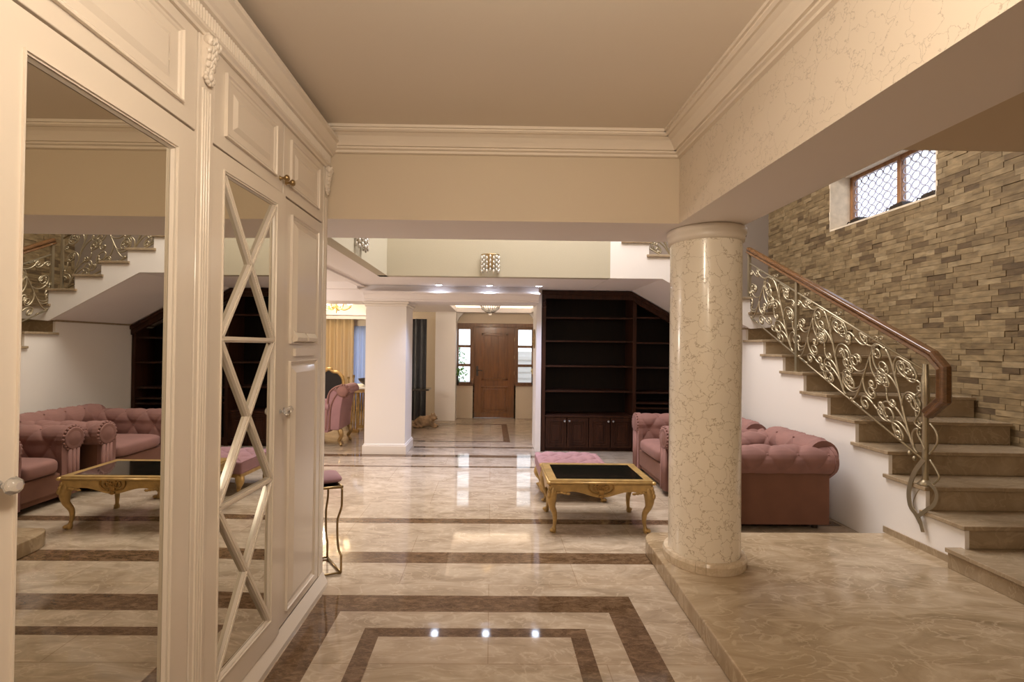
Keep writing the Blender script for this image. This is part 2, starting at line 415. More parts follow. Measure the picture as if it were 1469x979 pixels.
# drop beam over the pillar with its cove cornice
bm = B(); bx(bm, -8, 6.92, 2.235, .685, 7.50, SZ-.001); struct('wall_drop_beam', bm, 'soffit')
def cove(p0, h, ):
    """cornice profile: list of (out, down)"""
    return [(h*a, h*b) for a, b in ((0, 0), (1, 0), (1, .13), (.92, .13), (.92, .20), (.84, .26), (.76, .26), (.60, .36), (.47, .52), (.38, .66), (.35, .72), (.25, .72), (.25, .81), (.14, .85), (.14, .97), (0, 1))]
bm = B(); prism(bm, [(6.92-o, 2.37-d) for o, d in cove(0, .135)], 'x', -1.85, .684); struct('trim_1', bm, 'soffit')
# foreground cornices
bm = B(); prism(bm, [(3.16-o*1.25, 3.0-d*1.0) for o, d in cove(0, .13)], 'x', -1.72, 1.25); struct('trim_2', bm, 'cornice')
bm = B(); prism(bm, [(1.25-o*1.25, 3.0-d*1.0) for o, d in cove(0, .13)], 'y', -4, 3.16); struct('trim_3', bm, 'cornice')

# ---- hall
bm = B(); bx(bm, .685, 7.22, 0, .762, 7.80, SZ)
struct('wall_hall_pier', bm, 'white')
bm = B(); bx(bm, .98, 7.80, 0, 1.1, 10.5, SZ); bx(bm, .762, 7.74, 0, 1.1, 7.80, SZ); struct('wall_hall_right', bm, 'white')
# entry wall with opening for the door set
bm = B(); bx(bm, -.76, 10.5, 0, -.776+.0, 10.7, .738) if False else None
bx(bm, .97, 10.5, 0, 1.1, 10.7, 2.4); bx(bm, -1.4, 10.5, 0, -.776, 10.7, 2.4)
bx(bm, -.776, 10.5, 2.10, .97, 10.7, 2.4)
bx(bm, -.776, 10.5, 0, -.375, 10.7, .738); bx(bm, .521, 10.5, 0, .97, 10.7, .738)
struct('wall_entry', bm, 'wall')
bm = B(); bx(bm, -1.19, 10.08, 0, -.757, 10.5, 2.32); struct('wall_entry_pier', bm, 'white')
bm = B(); bx(bm, -2.2, 10.3, 0, -1.19, 10.5, 2.32); struct('wall_hall_recess', bm, 'wall')
for k, (xa, s) in enumerate(((-.757, 1), (.97, -1))):
    bm = B(); prism(bm, [(xa, 2.32), (xa, 2.12), (xa+s*.02, 2.14), (xa+s*.06, 2.22), (xa+s*.10, 2.26), (xa+s*.14, 2.32)], 'y', 10.3, 10.5); struct('trim_%d' % (4+k), bm, 'white')
# hall ceiling with lit tray
bm = B()
tx0, tx1, ty0, ty1 = -.75, .85, 8.1, 10.15
bx(bm, -2.2, 7.5, 2.32, tx0, 10.7, 2.42); bx(bm, tx1, 7.81, 2.32, 1.1, 10.7, 2.42); bx(bm, tx0, 7.5, 2.32, .68, 7.81, 2.42); bx(bm, tx0, 7.81, 2.32, tx1, ty0, 2.42); bx(bm, tx0, ty1, 2.32, tx1, 10.7, 2.42)
bx(bm, -2.2, 7.5, 2.56, .68, 7.81, 2.62); bx(bm, -2.2, 7.81, 2.56, 1.1, 10.7, 2.62)
for a in ((tx0-.1, ty0-.1, tx0-.06, ty1+.1), (tx1+.06, ty0-.1, tx1+.1, ty1+.1), (tx0-.1, ty0-.1, tx1+.1, ty0-.06), (tx0-.1, ty1+.06, tx1+.1, ty1+.1)):
    bx(bm, a[0], a[1], 2.42, a[2], a[3], 2.56)
struct('ceiling_hall', bm, 'soffit')
bm = B()
bx(bm, tx0-.05, ty1+.01, 2.43, tx1+.05, ty1+.04, 2.50); bx(bm, tx0-.05, ty0, 2.43, tx0-.02, ty1, 2.50); bx(bm, tx1+.02, ty0, 2.43, tx1+.05, ty1, 2.50)
tag(obj('cove_light_strip', bm, 'led'), 'warm glowing cove light strip round the hall ceiling tray', 'light strip')

# ---- dining room beyond the pillar
bm = B()
bx(bm, -8, 3.72, 2.50, -1.85, 6.92, 2.6)
a0, a1, b0, b1 = -5.6, -2.3, 4.2, 6.4
struct('ceiling_dining_front', bm, 'soffit')
bm = B(); bx(bm, -1.93, 3.72, 2.44, -1.85, 6.92, 2.52); bx(bm, -8, 6.80, 2.40, -1.93, 6.92, 2.5); struct('trim_6', bm, 'soffit')
bm = B(); bx(bm, -8, 7.5, 2.36, -2.2, 7.9, 2.6); bx(bm, -8, 7.9, 2.55, -2.2, 11.0, 2.62); bx(bm, -8, 10.7, 2.26, -2.2, 11.0, 2.55); bx(bm, -8, 11.0, 2.40, -2.2, 11.9, 2.5); struct('ceiling_dining', bm, 'soffit')
bm = B(); bx(bm, -7.5, 7.91, 2.38, -2.3, 7.95, 2.42)
tag(obj('cove_light_strip', bm, 'led'), 'warm glowing cove light strip on the near side of the dining ceiling', 'light strip')
bm = B(); bx(bm, -7.5, 11.02, 2.30, -2.3, 11.05, 2.36)
tag(obj('cove_light_strip', bm, 'led'), 'warm glowing cove light strip along the dining room ceiling above the curtains', 'light strip')
bm = B()
bx(bm, -8, 11.7, 0, -3.75, 11.82, 2.5); bx(bm, -2.6, 11.7, 0, -2.2, 11.82, 2.5); bx(bm, -3.75, 11.7, 2.0, -2.6, 11.82, 2.5); bx(bm, -3.75, 11.7, 0, -2.6, 11.82, .35)
bx(bm, -2.2, 10.5, 0, -2.1, 11.82, 2.5)
struct('wall_dining_far', bm, 'wall')

# pillar
p = thing('square_pillar', 'square white plaster pillar with crown and skirting beside the hall opening', 'pillar', (-1.545, 7.2, 0))
bm = B(); bx(bm, -1.84, 6.95, 0, -1.25, 7.52, 2.235); obj('shaft', bm, 'white', p)
bm = B(); bx(bm, -1.865, 6.925, 0, -1.225, 7.545, .13); bx(bm, -1.855, 6.935, .13, -1.235, 7.535, .15); obj('skirting', bm, 'skirt', p, .006)
bm = B(); bx(bm, -1.86, 6.93, 2.165, -1.23, 7.54, 2.20); bx(bm, -1.88, 6.91, 2.20, -1.21, 7.56, 2.234); obj('crown_moulding', bm, 'skirt', p, .006)

# ------------------------------------------------------------------ STONE WALL (right) with window
WY0, WY1, WZ0, WZ1 = 4.80, 6.34, 3.20, 3.93
bm = B()
for (y0, z0, y1, z1) in ((-4, 0, WY0, 5.6), (WY1, 0, YB+.1, 5.6), (WY0, 0, WY1, WZ0), (WY0, WZ1, WY1, 5.6)):
    bx(bm, XB+.02, y0, z0, XB+.345, y1, z1)
ncore = len(bm.faces)
rng = random.Random(3); z = 0.0
while z < 4.75:
    hh = .054; y = 1.2 - rng.random()*.25
    while y < YB:
        w = rng.choice((.10, .14, .17, .20, .23)); ya, yb = y, min(y+w, YB); y = yb
        if yb <= 1.3 or yb-ya < .01: continue
        za, zb = z, z+hh
        if zb > WZ0-.001 and za < WZ1 and yb > WY0 and ya < WY1:
            if ya < WY0-.03: yb = WY0
            elif yb > WY1+.03: ya = WY1
            else: continue
        d = XB - rng.random()*.010 + .002
        k0 = len(bm.faces); bx(bm, d, ya+.001, za+.001, XB+.03, yb-.001, zb-.001, 1)
    z += hh
struct('wall_right', bm, ['mortar', 'brick'])
# window reveal lining, frame, leaded glass
bm = B()
bx(bm, XB, WY0, WZ0-.01, XB+.27, WY1, WZ0+.012); bx(bm, XB, WY0, WZ1-.012, XB+.27, WY1, WZ1+.01); bx(bm, XB, WY1-.012, WZ0+.012, XB+.27, WY1+.01, WZ1-.012); bx(bm, XB, WY0-.01, WZ0+.012, XB+.27, WY0+.012, WZ1-.012)
struct('trim_7', bm, 'revealstone')
bm = B(); fx = XB+.28; fw = .055
bx(bm, fx, WY0, WZ0, fx+.06, WY1, WZ0+fw); bx(bm, fx, WY0, WZ1-fw, fx+.06, WY1, WZ1)
for y in (WY0, (WY0+WY1)/2-fw/2, WY1-fw): bx(bm, fx-.006, y, WZ0, fx+.066, y+fw, WZ1)
w3 = struct('window_3', bm, 'winwood', bevel=.006)
bm = B(); bx(bm, fx+.03, WY0+fw, WZ0+fw, fx+.034, WY1-fw, WZ1-fw); obj('pane', bm, 'frosted', w3)
bm = B()
ymid = (WY0+WY1)/2
for (ya, yb) in ((WY0+fw, ymid-fw/2), (ymid+fw/2, WY1-fw)):
    za, zb = WZ0+fw, WZ1-fw; ny, nz = 6, 6; dy, dz = (yb-ya)/ny, (zb-za)/nz
    for i in range(ny):
        for j in range(nz):
            c = V((fx+.022, ya+(i+.5)*dy, za+(j+.5)*dz))
            q = [c+V((0, dy*.46*math.cos(a), dz*.46*math.sin(a))) for a in [k*PI/4+PI/8 for k in range(9)]]
            tube(bm, q, .006, 4)
            if i < ny-1: tube(bm, [c+V((0, dy*.42, 0)), c+V((0, dy*.58, 0))], .006, 4)
            if j < nz-1: tube(bm, [c+V((0, 0, dz*.42)), c+V((0, 0, dz*.58))], .006, 4)
obj('leading', bm, 'lead', w3)
for i, (ya, yb) in enumerate(((5.86, 6.02), (5.22, 5.42), (4.84, 5.02))):
    bm = B(); prism(bm, [(ya, WZ0+.013), (yb, WZ0+.013), (yb-.01, WZ0+.06), (ya+.03, WZ0+.075)], 'x', XB+.03, XB+.15)
    tube(bm, [(XB+.05, yb-.02, WZ0+.03), (XB+.05, yb+.05, WZ0+.05), (XB+.05, yb+.07, WZ0+.022)], .008, 6)
    tag(obj('sill_lamp', bm, 'slate', bevel=.004), ['dark low lamp on the stone window sill, farthest from the camera', 'dark low lamp on the stone window sill under the middle frame post', 'dark low lamp on the stone window sill nearest the camera'][i], 'lamp', 'low lamps on the stair window sill')

# ------------------------------------------------------------------ STAIRCASE
XS = 3.23
tz = [PZ, .255, .415, .595, .785, .978, 1.17, 1.36, 1.54, 1.71, 1.875]
ty = [0, 2.35, 3.18, 3.47, 3.80, 4.15, 4.50, 4.85, 5.20, 5.58, 5.97]
st = thing('staircase', 'beige marble staircase with white stringer rising along the stone wall', 'staircase', (XS, 3.2, PZ))
sl = [0, 0, 0, .02, .04, .08, .12, .12, .12, .1, .06]
for k in range(1, 11):
    bm = B(); x0 = 3.12 if k == 1 else XS-.03
    yn = ty[k]; yr = ty[k]-sl[k]
    yb_ = ty[k+1]+.05 if k < 10 else YB-.01
    rec = XS+.03
    b0 = tz[k-1]
    if k == 1:
        bx(bm, 3.14, 2.37, PZ, 4.53, 3.23, tz[k]-.03); bx(bm, 3.12, 2.35, tz[k]-.03, 4.53, 3.23, tz[k])
    else:
        prism(bm, [(rec if k > 1 else x0, yn+.02), (4.53, yr+.02), (4.53, yb_), (rec, yb_)], 'z', b0-.0, tz[k]-.03)
        prism(bm, [(XS-.025, yn), (4.53, yr), (4.53, yb_), (XS-.025, yb_)], 'z', tz[k]-.03, tz[k])
    obj('step', bm, 'step', st, .004)
bm = B(); pts = [(3.20, 0.0)]
pts = [(3.20, PZ-.11)]
for k in range(2, 11):
    pts += [(ty[k]+.02, tz[k-1]-.0 if k == 2 else tz[k-1]-.03), (ty[k]+.02, tz[k]-.03)]
pts[1] = (3.20, tz[2]-.03); pts.pop(2)
pts += [(YB-.01, tz[10]-.03), (YB-.01, 0.0)]
prism(bm, pts, 'x', XS, XS+.03); obj('stringer', bm, 'white', st, label='white plastered stringer wall')
# skirting strip at the base of the stringer on the platform
bm = B(); bx(bm, XS-.012, 3.14, PZ, XS, 3.86, PZ+.05); obj('skirting', bm, 'step', st)
# upper flight
us = thing('upper_stair_flight', 'upper stair flight with white stringer above the dark bookcase', 'staircase', (2.4, 5.9, 1.9))
ux = [3.56, 3.24, 2.92, 2.60, 2.28, 1.96]; uz = [2.06, 2.25, 2.43, 2.60, 2.765, 2.935]
for k in range(6):
    xa = ux[k]; xb = ux[k+1] if k < 5 else 1.64
    bm = B(); bx(bm, xb-.03, 5.88, uz[k]-.03, xa+.025, YB-.01, uz[k])
    obj('step', bm, 'step', us, .004)
pts = [(3.56, 1.875)]
ends = ux[1:]+[1.64]
for k in range(6): pts += [(ux[k], uz[k]-.03), (ends[k], uz[k]-.03)]
pts += [(1.64, 3.08), (1.475, 3.08), (1.475, SZ), (2.13, SZ), (3.24, 1.85)]
bm = B(); prism(bm, pts, 'y', 5.9, 5.93); obj('stringer', bm, 'white', us)
bm = B(); prism(bm, [(1.476, SZ), (2.13, SZ), (3.22, 1.86), (3.22, 1.93), (2.13, SZ+.08), (1.476, SZ+.08)], 'y', 5.93, YB-.01); obj('flight_soffit', bm, 'soffit', us)
bm = B(); pts = [(3.54, 1.93)]
for k in range(6): pts += [(ux[k]-.02, uz[k]-.032), (ends[k]-.02, uz[k]-.032)]
pts += [(1.62, 2.6), (2.13, SZ+.09), (3.2, 1.935)]
prism(bm, pts, 'y', 5.935, YB-.01); obj('riser_block', bm, 'step', us)

# ---- railings
def clothoid(p, ang, L, k0, k1, n=26):
    """curl in a 2D plane; heading starts at ang, curvature grows from k0 by k1"""
    out = [(p[0], p[1])]; x, y, a = p[0], p[1], ang; ds = L/n
    for i in range(n):
        s = (i+.5)*ds; a += (k0+k1*s)*ds; x += math.cos(a)*ds; y += math.sin(a)*ds; out.append((x, y))
    return out
def scrollwork(bm, M2, u0, u1, v0, v1, seed, rad=.0085, clip=None):
    """vines with curls in the (u,v) plane; M2 maps (u,v)->3D"""
    rg = random.Random(seed); W = u1-u0; Hh = v1-v0
    n = max(1, round(W/.36)); q = W/n
    def add(c, r=rad, leafend=True):
        c = [(u, min(max(v, v0+.008), v1-.008)) for u, v in c if u0 <= u <= u1]
        if len(c) < 3: return
        tube(bm, [M2(*x) for x in c], [r]*(len(c)-1)+[r*.8], 6)
        ball(bm, M2(*c[-1]), r*1.7, u=6, v=4)
    for i in range(n):
        ua = u0+i*q; s = 1 if i % 2 == 0 else -1
        vb, vt = (v0, v1) if s > 0 else (v1, v0)
        # main S stem
        stem = [(ua+q*(.08+.84*t), vb+(vt-vb)*(.02+.96*(t*t*(3-2*t)))) for t in [k/20 for k in range(21)]]
        add(stem, rad*1.1)
        for t, side in ((.12, 1), (.3, -1), (.45, 1), (.58, -1), (.74, 1), (.9, -1), (.2, -1), (.66, 1)):
            k = int(t*20); p0 = stem[k]; p1 = stem[min(k+1, 20)]
            a = math.atan2(p1[1]-p0[1], p1[0]-p0[0])
            L = rg.uniform(.44, .72); sg = side
            add(clothoid(p0, a+sg*.25, L, sg*2.0, sg*(2*(7.6+rg.random()*1.6)/L**2)))
        # free C scrolls in the corners
        for (cu, cv, a0, sg) in ((.80, .12, 2.6, 1), (.22, .82, -.5, 1), (.86, .45, 1.6, -1), (.12, .5, -1.5, -1)):
            cvv = cv if s > 0 else 1-cv
            L = rg.uniform(.28, .42)
            st_ = (ua+q*cu, v0+Hh*cvv)
            add(clothoid(st_, a0*s, L, sg*s*3, sg*s*17/L**2)); add(clothoid(st_, a0*s+PI, L*.8, sg*s*3, sg*s*18/(L*.8)**2))
SL = .507
rl = thing('stair_railing', 'wrought iron scroll railing with mahogany handrail on the lower flight', 'railing', (XS+.02, 3.5, .6))
XR = 3.25
mid = lambda y: 1.455+(y-3.53)*SL
bot = lambda y: .782+(y-3.53)*SL
top = lambda y: 1.545+(y-3.40)*SL
bm = B()
hp = [(XR, 5.97, top(5.97)+.005), (XR, 4.6, top(4.6)), (XR, 3.46, top(3.46)-.005), (XR, 3.37, 1.475), (XR, 3.37, 1.245), (XR, 3.50, 1.125)]
prof = [(a*.85, b*.66) for a, b in ((-.04, -.045), (-.03, -.055), (.03, -.055), (.04, -.045), (.028, -.012), (.042, .012), (.04, .04), (.02, .056), (-.02, .056), (-.04, .04), (-.042, .012), (-.028, -.012))]
def sweep_yz(bm, path, prof):
    """mitred sweep in the plane x=const; prof (side, normal)"""
    P = [V((p[1], p[2])) for p in path]; rings = []
    for i, p in enumerate(P):
        d0 = (p-P[i-1]).normalized() if i else (P[1]-p).normalized(); d1 = (P[i+1]-p).normalized() if i < len(P)-1 else d0
        t = (d0+d1).normalized(); nrm = V((-t.y, t.x)); k = 1/max(.5, nrm.dot(V((-d0.y, d0.x))))
        rings.append([bm.verts.new((path[i][0]+a, p.x-nrm.x*b*k, p.y-nrm.y*b*k)) for a, b in prof])
    n = len(prof)
    for A, C in zip(rings, rings[1:]):
        for i in range(n): bm.faces.new((A[i], A[(i+1) % n], C[(i+1) % n], C[i]))
    bm.faces.new(rings[0]); bm.faces.new(rings[-1][::-1])
sweep_yz(bm, hp, prof); obj('handrail', bm, 'railwood', rl, .004)
bm = B(); lathe(bm, [(.019, .60), (.024, .62), (.019, .66), (.02, 1.2), (.026, 1.22), (.026, 1.40), (.02, 1.42), (.018, 1.50)], (XR, 3.515, 0), 14)
obj('newel_post', bm, 'iron', rl)
for y in (5.01, 5.95):
    bm = B(); bx(bm, XR-.015, y-.017, tz[7] if y < 5.5 else tz[10], XR+.015, y+.017, top(y)-.03); lathe(bm, [(.03, 0), (.03, .01)], (XR, y, tz[7] if y < 5.5 else tz[9]+.165), 12)
    obj('baluster_post', bm, 'iron', rl)
bm = B(); tube(bm, [(XR, 3.53, mid(3.53)), (XR, 5.93, mid(5.93))], .009, 8); obj('upper_rail', bm, 'iron', rl)
bm = B(); tube(bm, [(XR, 3.50, bot(3.50)), (XR, 5.93, bot(5.93))], .008, 8); obj('lower_rail', bm, 'iron', rl)
for (ya, yb, sd) in ((3.55, 5.0, 11), (5.03, 5.93, 5)):
    bm = B(); scrollwork(bm, lambda u, v: V((XR, u, bot(u)+v)), ya, yb, 0, .665, sd)
    obj('scroll_panel', bm, 'iron', rl)
for y in (3.95, 4.42, 4.87, 5.4):
    bm = B()
    for s in (-1, 1):
        c = clothoid((0, 0), PI/2-s*.2, .15, s*10, s*420, 18)
        tube(bm, [(XR, y+u, mid(y)+.012+v*.7) for u, v in c], .005, 6)
    obj('handrail_bracket', bm, 'iron', rl)
# ribbons at the foot of the newel
def at(x, y, X):
    d = CR*((x-CX)/F)+CU*((CY-y)/F)+_fw; t = X/d.x; return V((0, 0, H))+d*t
bm = B()
for pp, w in (([(1325, 660), (1311, 680), (1304, 705), (1306, 726), (1314, 738), (1320, 750), (1324, 764)], .034),
              ([(1331, 692), (1341, 702), (1344, 712), (1340, 724), (1328, 733), (1318, 740), (1316, 738)], .026)):
    tube(bm, smoothpath([at(x, y, 3.20) for x, y in pp], 5), [1]*5+[1]*(5*(len(pp)-2)+1-5)+[.8]*5, flat=(w, .007), up=(0, 1, .2))
for pp in ([(1330, 694), (1318, 705), (1311, 722), (1316, 738)], [(1313, 700), (1322, 696), (1330, 700)], [(1334, 660), (1344, 676), (1347, 686), (1340, 694), (1331, 697)], [(1334, 608), (1343, 620), (1345, 634), (1338, 646), (1333, 652)], [(1323, 606), (1316, 620), (1322, 634), (1327, 646)], [(1322, 560), (1312, 572), (1320, 590), (1312, 606), (1322, 616)]):
    tube(bm, smoothpath([at(x, y, 3.235) for x, y in pp], 5), .007, 6)
for x, y in ((1305, 650), (1312, 658)): ball(bm, at(x, y, 3.24), .016, 1, .8, 1.2, 8, 6)
lathe(bm, [(.045, .595), (.05, .60), (.03, .625), (.02, .64)], (XR, 3.515, 0), 14)
obj('foot_scroll', bm, 'iron', rl)
# railing of the upper flight
ur = thing('upper_stair_railing', 'wrought iron scroll railing on the upper flight above the bookcase', 'railing', (2.4, 5.97, 2.3))
SU = -.545; yb = 5.98
ub = lambda x: 2.70+(2.28-x)*-SU
bm = B(); tube(bm, [(3.15, yb, ub(3.15)), (1.50, yb, ub(1.50))], .009, 8); obj('lower_rail', bm, 'iron', ur)
bm = B(); tube(bm, [(3.15, yb, ub(3.15)+.66), (1.50, yb, ub(1.50)+.66)], .009, 8); obj('upper_rail', bm, 'iron', ur)
bm = B(); tube(bm, [(3.2, yb, ub(3.2)+.80), (1.50, yb, ub(1.50)+.80)], 1, flat=(.07, .09), up=(0, 1, 0)); obj('handrail', bm, 'railwood', ur, .01)
for x in (3.15, 1.52):
    bm = B(); bx(bm, x-.013, yb-.013, (2.25 if x > 2 else 3.08), x+.013, yb+.013, ub(x)+.77); obj('baluster_post', bm, 'iron', ur)
bm = B(); scrollwork(bm, lambda u, v: V((4.65-u, yb, ub(4.65-u)+v)), 1.52, 3.10, 0, .655, 21); obj('scroll_panel', bm, 'iron', ur)

# ------------------------------------------------------------------ COLUMN
cl = thing('marble_column', 'round cream crackle-glazed column with tiled base on the marble platform', 'column', (1.515, 3.35, PZ))
c0 = (1.515, 3.35, 0)
bm = B(); lathe(bm, [(.236, PZ), (.236, BZ-.06)], c0, 64); obj('shaft', bm, 'colm', cl)
bm = B()
for i in range(26):
    rr_ = []
    for r_, h_ in ((.237, PZ), (.270, PZ), (.273, PZ+.05), (.265, PZ+.07), (.237, PZ+.072)):
        rr_.append([bm.verts.new((c0[0]+r_*math.cos(a), c0[1]+r_*math.sin(a), h_)) for a in [2*PI*(i+.012+.976*q/3)/26 for q in range(4)]])
    for A, C in zip(rr_, rr_[1:]):
        for q in range(3): bm.faces.new((A[q], A[q+1], C[q+1], C[q]))
    bm.faces.new([x[0] for x in rr_]); bm.faces.new([x[3] for x in rr_][::-1])
obj('base_ring', bm, 'ringstone', cl, label='ring of beige base tiles')
bm = B(); lathe(bm, [(.237, BZ-.10), (.250, BZ-.095), (.254, BZ-.07), (.252, BZ-.055), (.262, BZ-.045), (.264, BZ-.012), (.25, BZ-.0)], c0, 64); obj('capital', bm, 'capital', cl)

# ------------------------------------------------------------------ WARDROBE
WX = -1.10
wd = thing('wardrobe', 'tall cream lacquered wardrobe with mirrored doors along the left wall', 'wardrobe', (-1.4, 1.5, 0))
Y0w, Y1w = .22, 3.15
bm = B(); bx(bm, -1.70, Y0w, .08, WX-.056, Y1w-.005, 2.78); bx(bm, -1.70, Y1w-.03, .08, WX-.02, Y1w-.005, 2.78); obj('carcass', bm, 'lacquer', wd)
bm = B(); bx(bm, -1.70, Y0w, 0, WX+.012, Y1w+.01, .075); prism(bm, [(WX+.012, .075), (WX+.035, .03), (WX+.035, 0), (WX, 0), (WX, .095), (WX+.002, .095)], 'y', Y0w, Y1w+.012)
obj('plinth', bm, 'lacquer', wd, .004)
def ring_frame(bm, y0, z0, y1, z1, w, x0, x1):
    bx(bm, x0, y0, z0, x1, y0+w, z1); bx(bm, x0, y1-w, z0, x1, y1, z1); bx(bm, x0, y0+w, z0, x1, y1-w, z0+w); bx(bm, x0, y0+w, z1-w, x1, y1-w, z1)
def mould(bm, y0, z0, y1, z1, w, x0, x1, inward=True):
    """mitred picture-frame moulding on the plane x: outer rect, stepped ogee section"""
    sec = [(0, x0), (0, x1), (w*.25, x1), (w*.4, x1-(x1-x0)*.45), (w*.7, x1-(x1-x0)*.6), (w, x0)]
    rings = []
    for d, x in sec:
        rings.append([bm.verts.new(p) for p in ((x, y0+d, z0+d), (x, y1-d, z0+d), (x, y1-d, z1-d), (x, y0+d, z1-d))])
    for A, C in zip(rings, rings[1:]):
        for i in range(4): bm.faces.new((A[i], A[(i+1) % 4], C[(i+1) % 4], C[i]))
def knob(name, y, z, m, parent, x=WX):
    bm = B()
    if m == 'crystal': lathe(bm, [(.012, 0), (.007, .006), (.007, .018), (.017, .026), (.021, .034), (.017, .043), (.008, .048)], (x, y, z), 10, 'x')
    else: lathe(bm, [(.014, 0), (.008, .006), (.007, .02), (.016, .03), (.018, .038), (.012, .046), (.004, .048)], (x, y, z), 12, 'x')
    obj(name, bm, m, parent)
def raised(bm, y0, z0, y1, z1, x=WX):
    """raised field with chamfered edge"""
    w = .035
    A = [(x-.012, y0, z0), (x-.012, y1, z0), (x-.012, y1, z1), (x-.012, y0, z1)]
    Bq = [(x+.004, y0+w, z0+w), (x+.004, y1-w, z0+w), (x+.004, y1-w, z1-w), (x+.004, y0+w, z1-w)]
    a = [bm.verts.new(q) for q in A]; b = [bm.verts.new(q) for q in Bq]
    for i in range(4): bm.faces.new((a[i], a[(i+1) % 4], b[(i+1) % 4], b[i]))
    bm.faces.new(b)
def mirror_door(y0, y1, py0, py1, pz0, pz1, name='mirror_door'):
    bm = B(); z0, z1 = .10, 2.375
    bx(bm, WX-.055, y0, z0, WX, py0, z1); bx(bm, WX-.055, py1, z0, WX, y1, z1); bx(bm, WX-.055, py0, z0, WX, py1, pz0); bx(bm, WX-.055, py0, pz1, WX, py1, z1)
    d = obj(name, bm, 'lacquer', wd)
    bm = B(); mould(bm, py0-.010, pz0-.010, py1+.010, pz1+.010, .017, WX-.0155, WX+.006); obj('moulding', bm, 'lacquer', d)
    bm = B(); bx(bm, WX-.022, py0, pz0, WX-.016, py1, pz1); obj('mirror', bm, 'mirror', d)
    return d
d0 = mirror_door(.30, 1.030, .40, .945, .23, 2.27)
d1 = mirror_door(1.036, 1.755, 1.120, 1.648, .225, 2.275)
knob('knob', 1.075, 1.275, 'crystal', d1); knob('knob', .985, 1.275, 'crystal', d0)
# lattice door, standing slightly ajar: built flat, then swung about its hinge edge
def lattice_door():
    y0, y1, py0, py1, pz0, pz1 = 1.862, 2.480, 1.945, 2.378, .225, 2.295
    hinge = V((WX-.012, y0, 0)); ang = -LAT
    R = Matrix.Translation(hinge) @ Matrix.Rotation(ang, 4, 'Z') @ Matrix.Translation(-hinge)
    bm = B(); z0, z1 = .10, 2.375
    bx(bm, WX-.025, y0, z0, WX, py0, z1); bx(bm, WX-.025, py1, z0, WX, y1, z1); bx(bm, WX-.025, py0, z0, WX, py1, pz0); bx(bm, WX-.025, py0, pz1, WX, py1, z1)
    bmesh.ops.transform(bm, matrix=R, verts=bm.verts)
    d = obj('lattice_mirror_door', bm, 'lacquer', wd)
    bm = B(); mould(bm, py0-.012, pz0-.012, py1+.012, pz1+.012, .018, WX-.0135, WX+.006)
    bmesh.ops.transform(bm, matrix=R, verts=bm.verts); obj('moulding', bm, 'lacquer', d)
    bm = B(); bx(bm, WX-.020, py0, pz0, WX-.014, py1, pz1); bmesh.ops.transform(bm, matrix=R, verts=bm.verts); obj('mirror', bm, 'mirror', d)
    bm = B(); zb = [pz0, .925, 1.615, pz1]; xm = WX-.007
    def bar(a, b, sc=1):
        tube(bm, [(xm, *a), (xm, *b)], 1, flat=(.024*sc, .015), up=(0, -(b[1]-a[1]), b[0]-a[0]))
        tube(bm, [(xm+.009, *a), (xm+.009, *b)], 1, flat=(.011*sc, .006), up=(0, -(b[1]-a[1]), b[0]-a[0]))
    for z in zb[1:3]: bar((py0, z), (py1, z))
    for a, b in zip(zb, zb[1:]):
        bar((py0, a+.01), (py1, b-.01)); bar((py0, b-.01), (py1, a+.01))
    bmesh.ops.transform(bm, matrix=R, verts=bm.verts); obj('lattice', bm, 'lacquer', d)
    bm = B(); lathe(bm, [(.012, 0), (.007, .006), (.007, .018), (.017, .026), (.021, .034), (.017, .043), (.008, .048)], (WX, 2.455, 1.25), 10, 'x')
    bmesh.ops.transform(bm, matrix=R, verts=bm.verts); obj('knob', bm, 'crystal', d)
LAT = .028
lattice_door()
# panel door
y0, y1 = 2.490, 3.072
bm = B(); bx(bm, WX-.055, y0, .10, WX, y1, 2.375)
d3 = obj('panel_door', bm, 'lacquer', wd, .003)
bm = B()
for (pa, pb) in ((1.60, 2.305), (.155, 1.505)):
    mould(bm, 2.585, pa, 2.985, pb, .022, WX-.002, WX+.014); raised(bm, 2.612, pa+.03, 2.958, pb-.03, WX+.014)
for i in range(2):
    ya = 2.625+i*.16; prism(bm, [(WX, 1.605), (WX+.030, 1.615), (WX+.034, 1.635), (WX+.018, 1.66), (WX, 1.70)], 'y', ya, ya+.14)
bx(bm, WX, 2.64, 1.53, WX+.016, 2.93, 1.575)
obj('raised_panel', bm, 'lacquer', d3, .002)
knob('knob', 2.535, 1.25, 'crystal', d3)
for k, (a, b) in enumerate(((.30, 1.030), (1.036, 1.755), (1.862, 2.480), (2.490, 3.072))):
    bm = B(); bx(bm, WX-.055, a, 2.385, WX, b, 2.755); u = obj('upper_door', bm, 'lacquer', wd, .003)
    bm = B(); mould(bm, a+.075, 2.445, b-.085, 2.705, .024, WX-.002, WX+.014); raised(bm, a+.125, 2.485, b-.135, 2.665, WX+.006); obj('raised_panel', bm, 'lacquer', u)
    if k == 2: knob('knob', b-.03, 2.455, 'brass', u)
    if k == 3: knob('knob', a+.03, 2.455, 'brass', u)
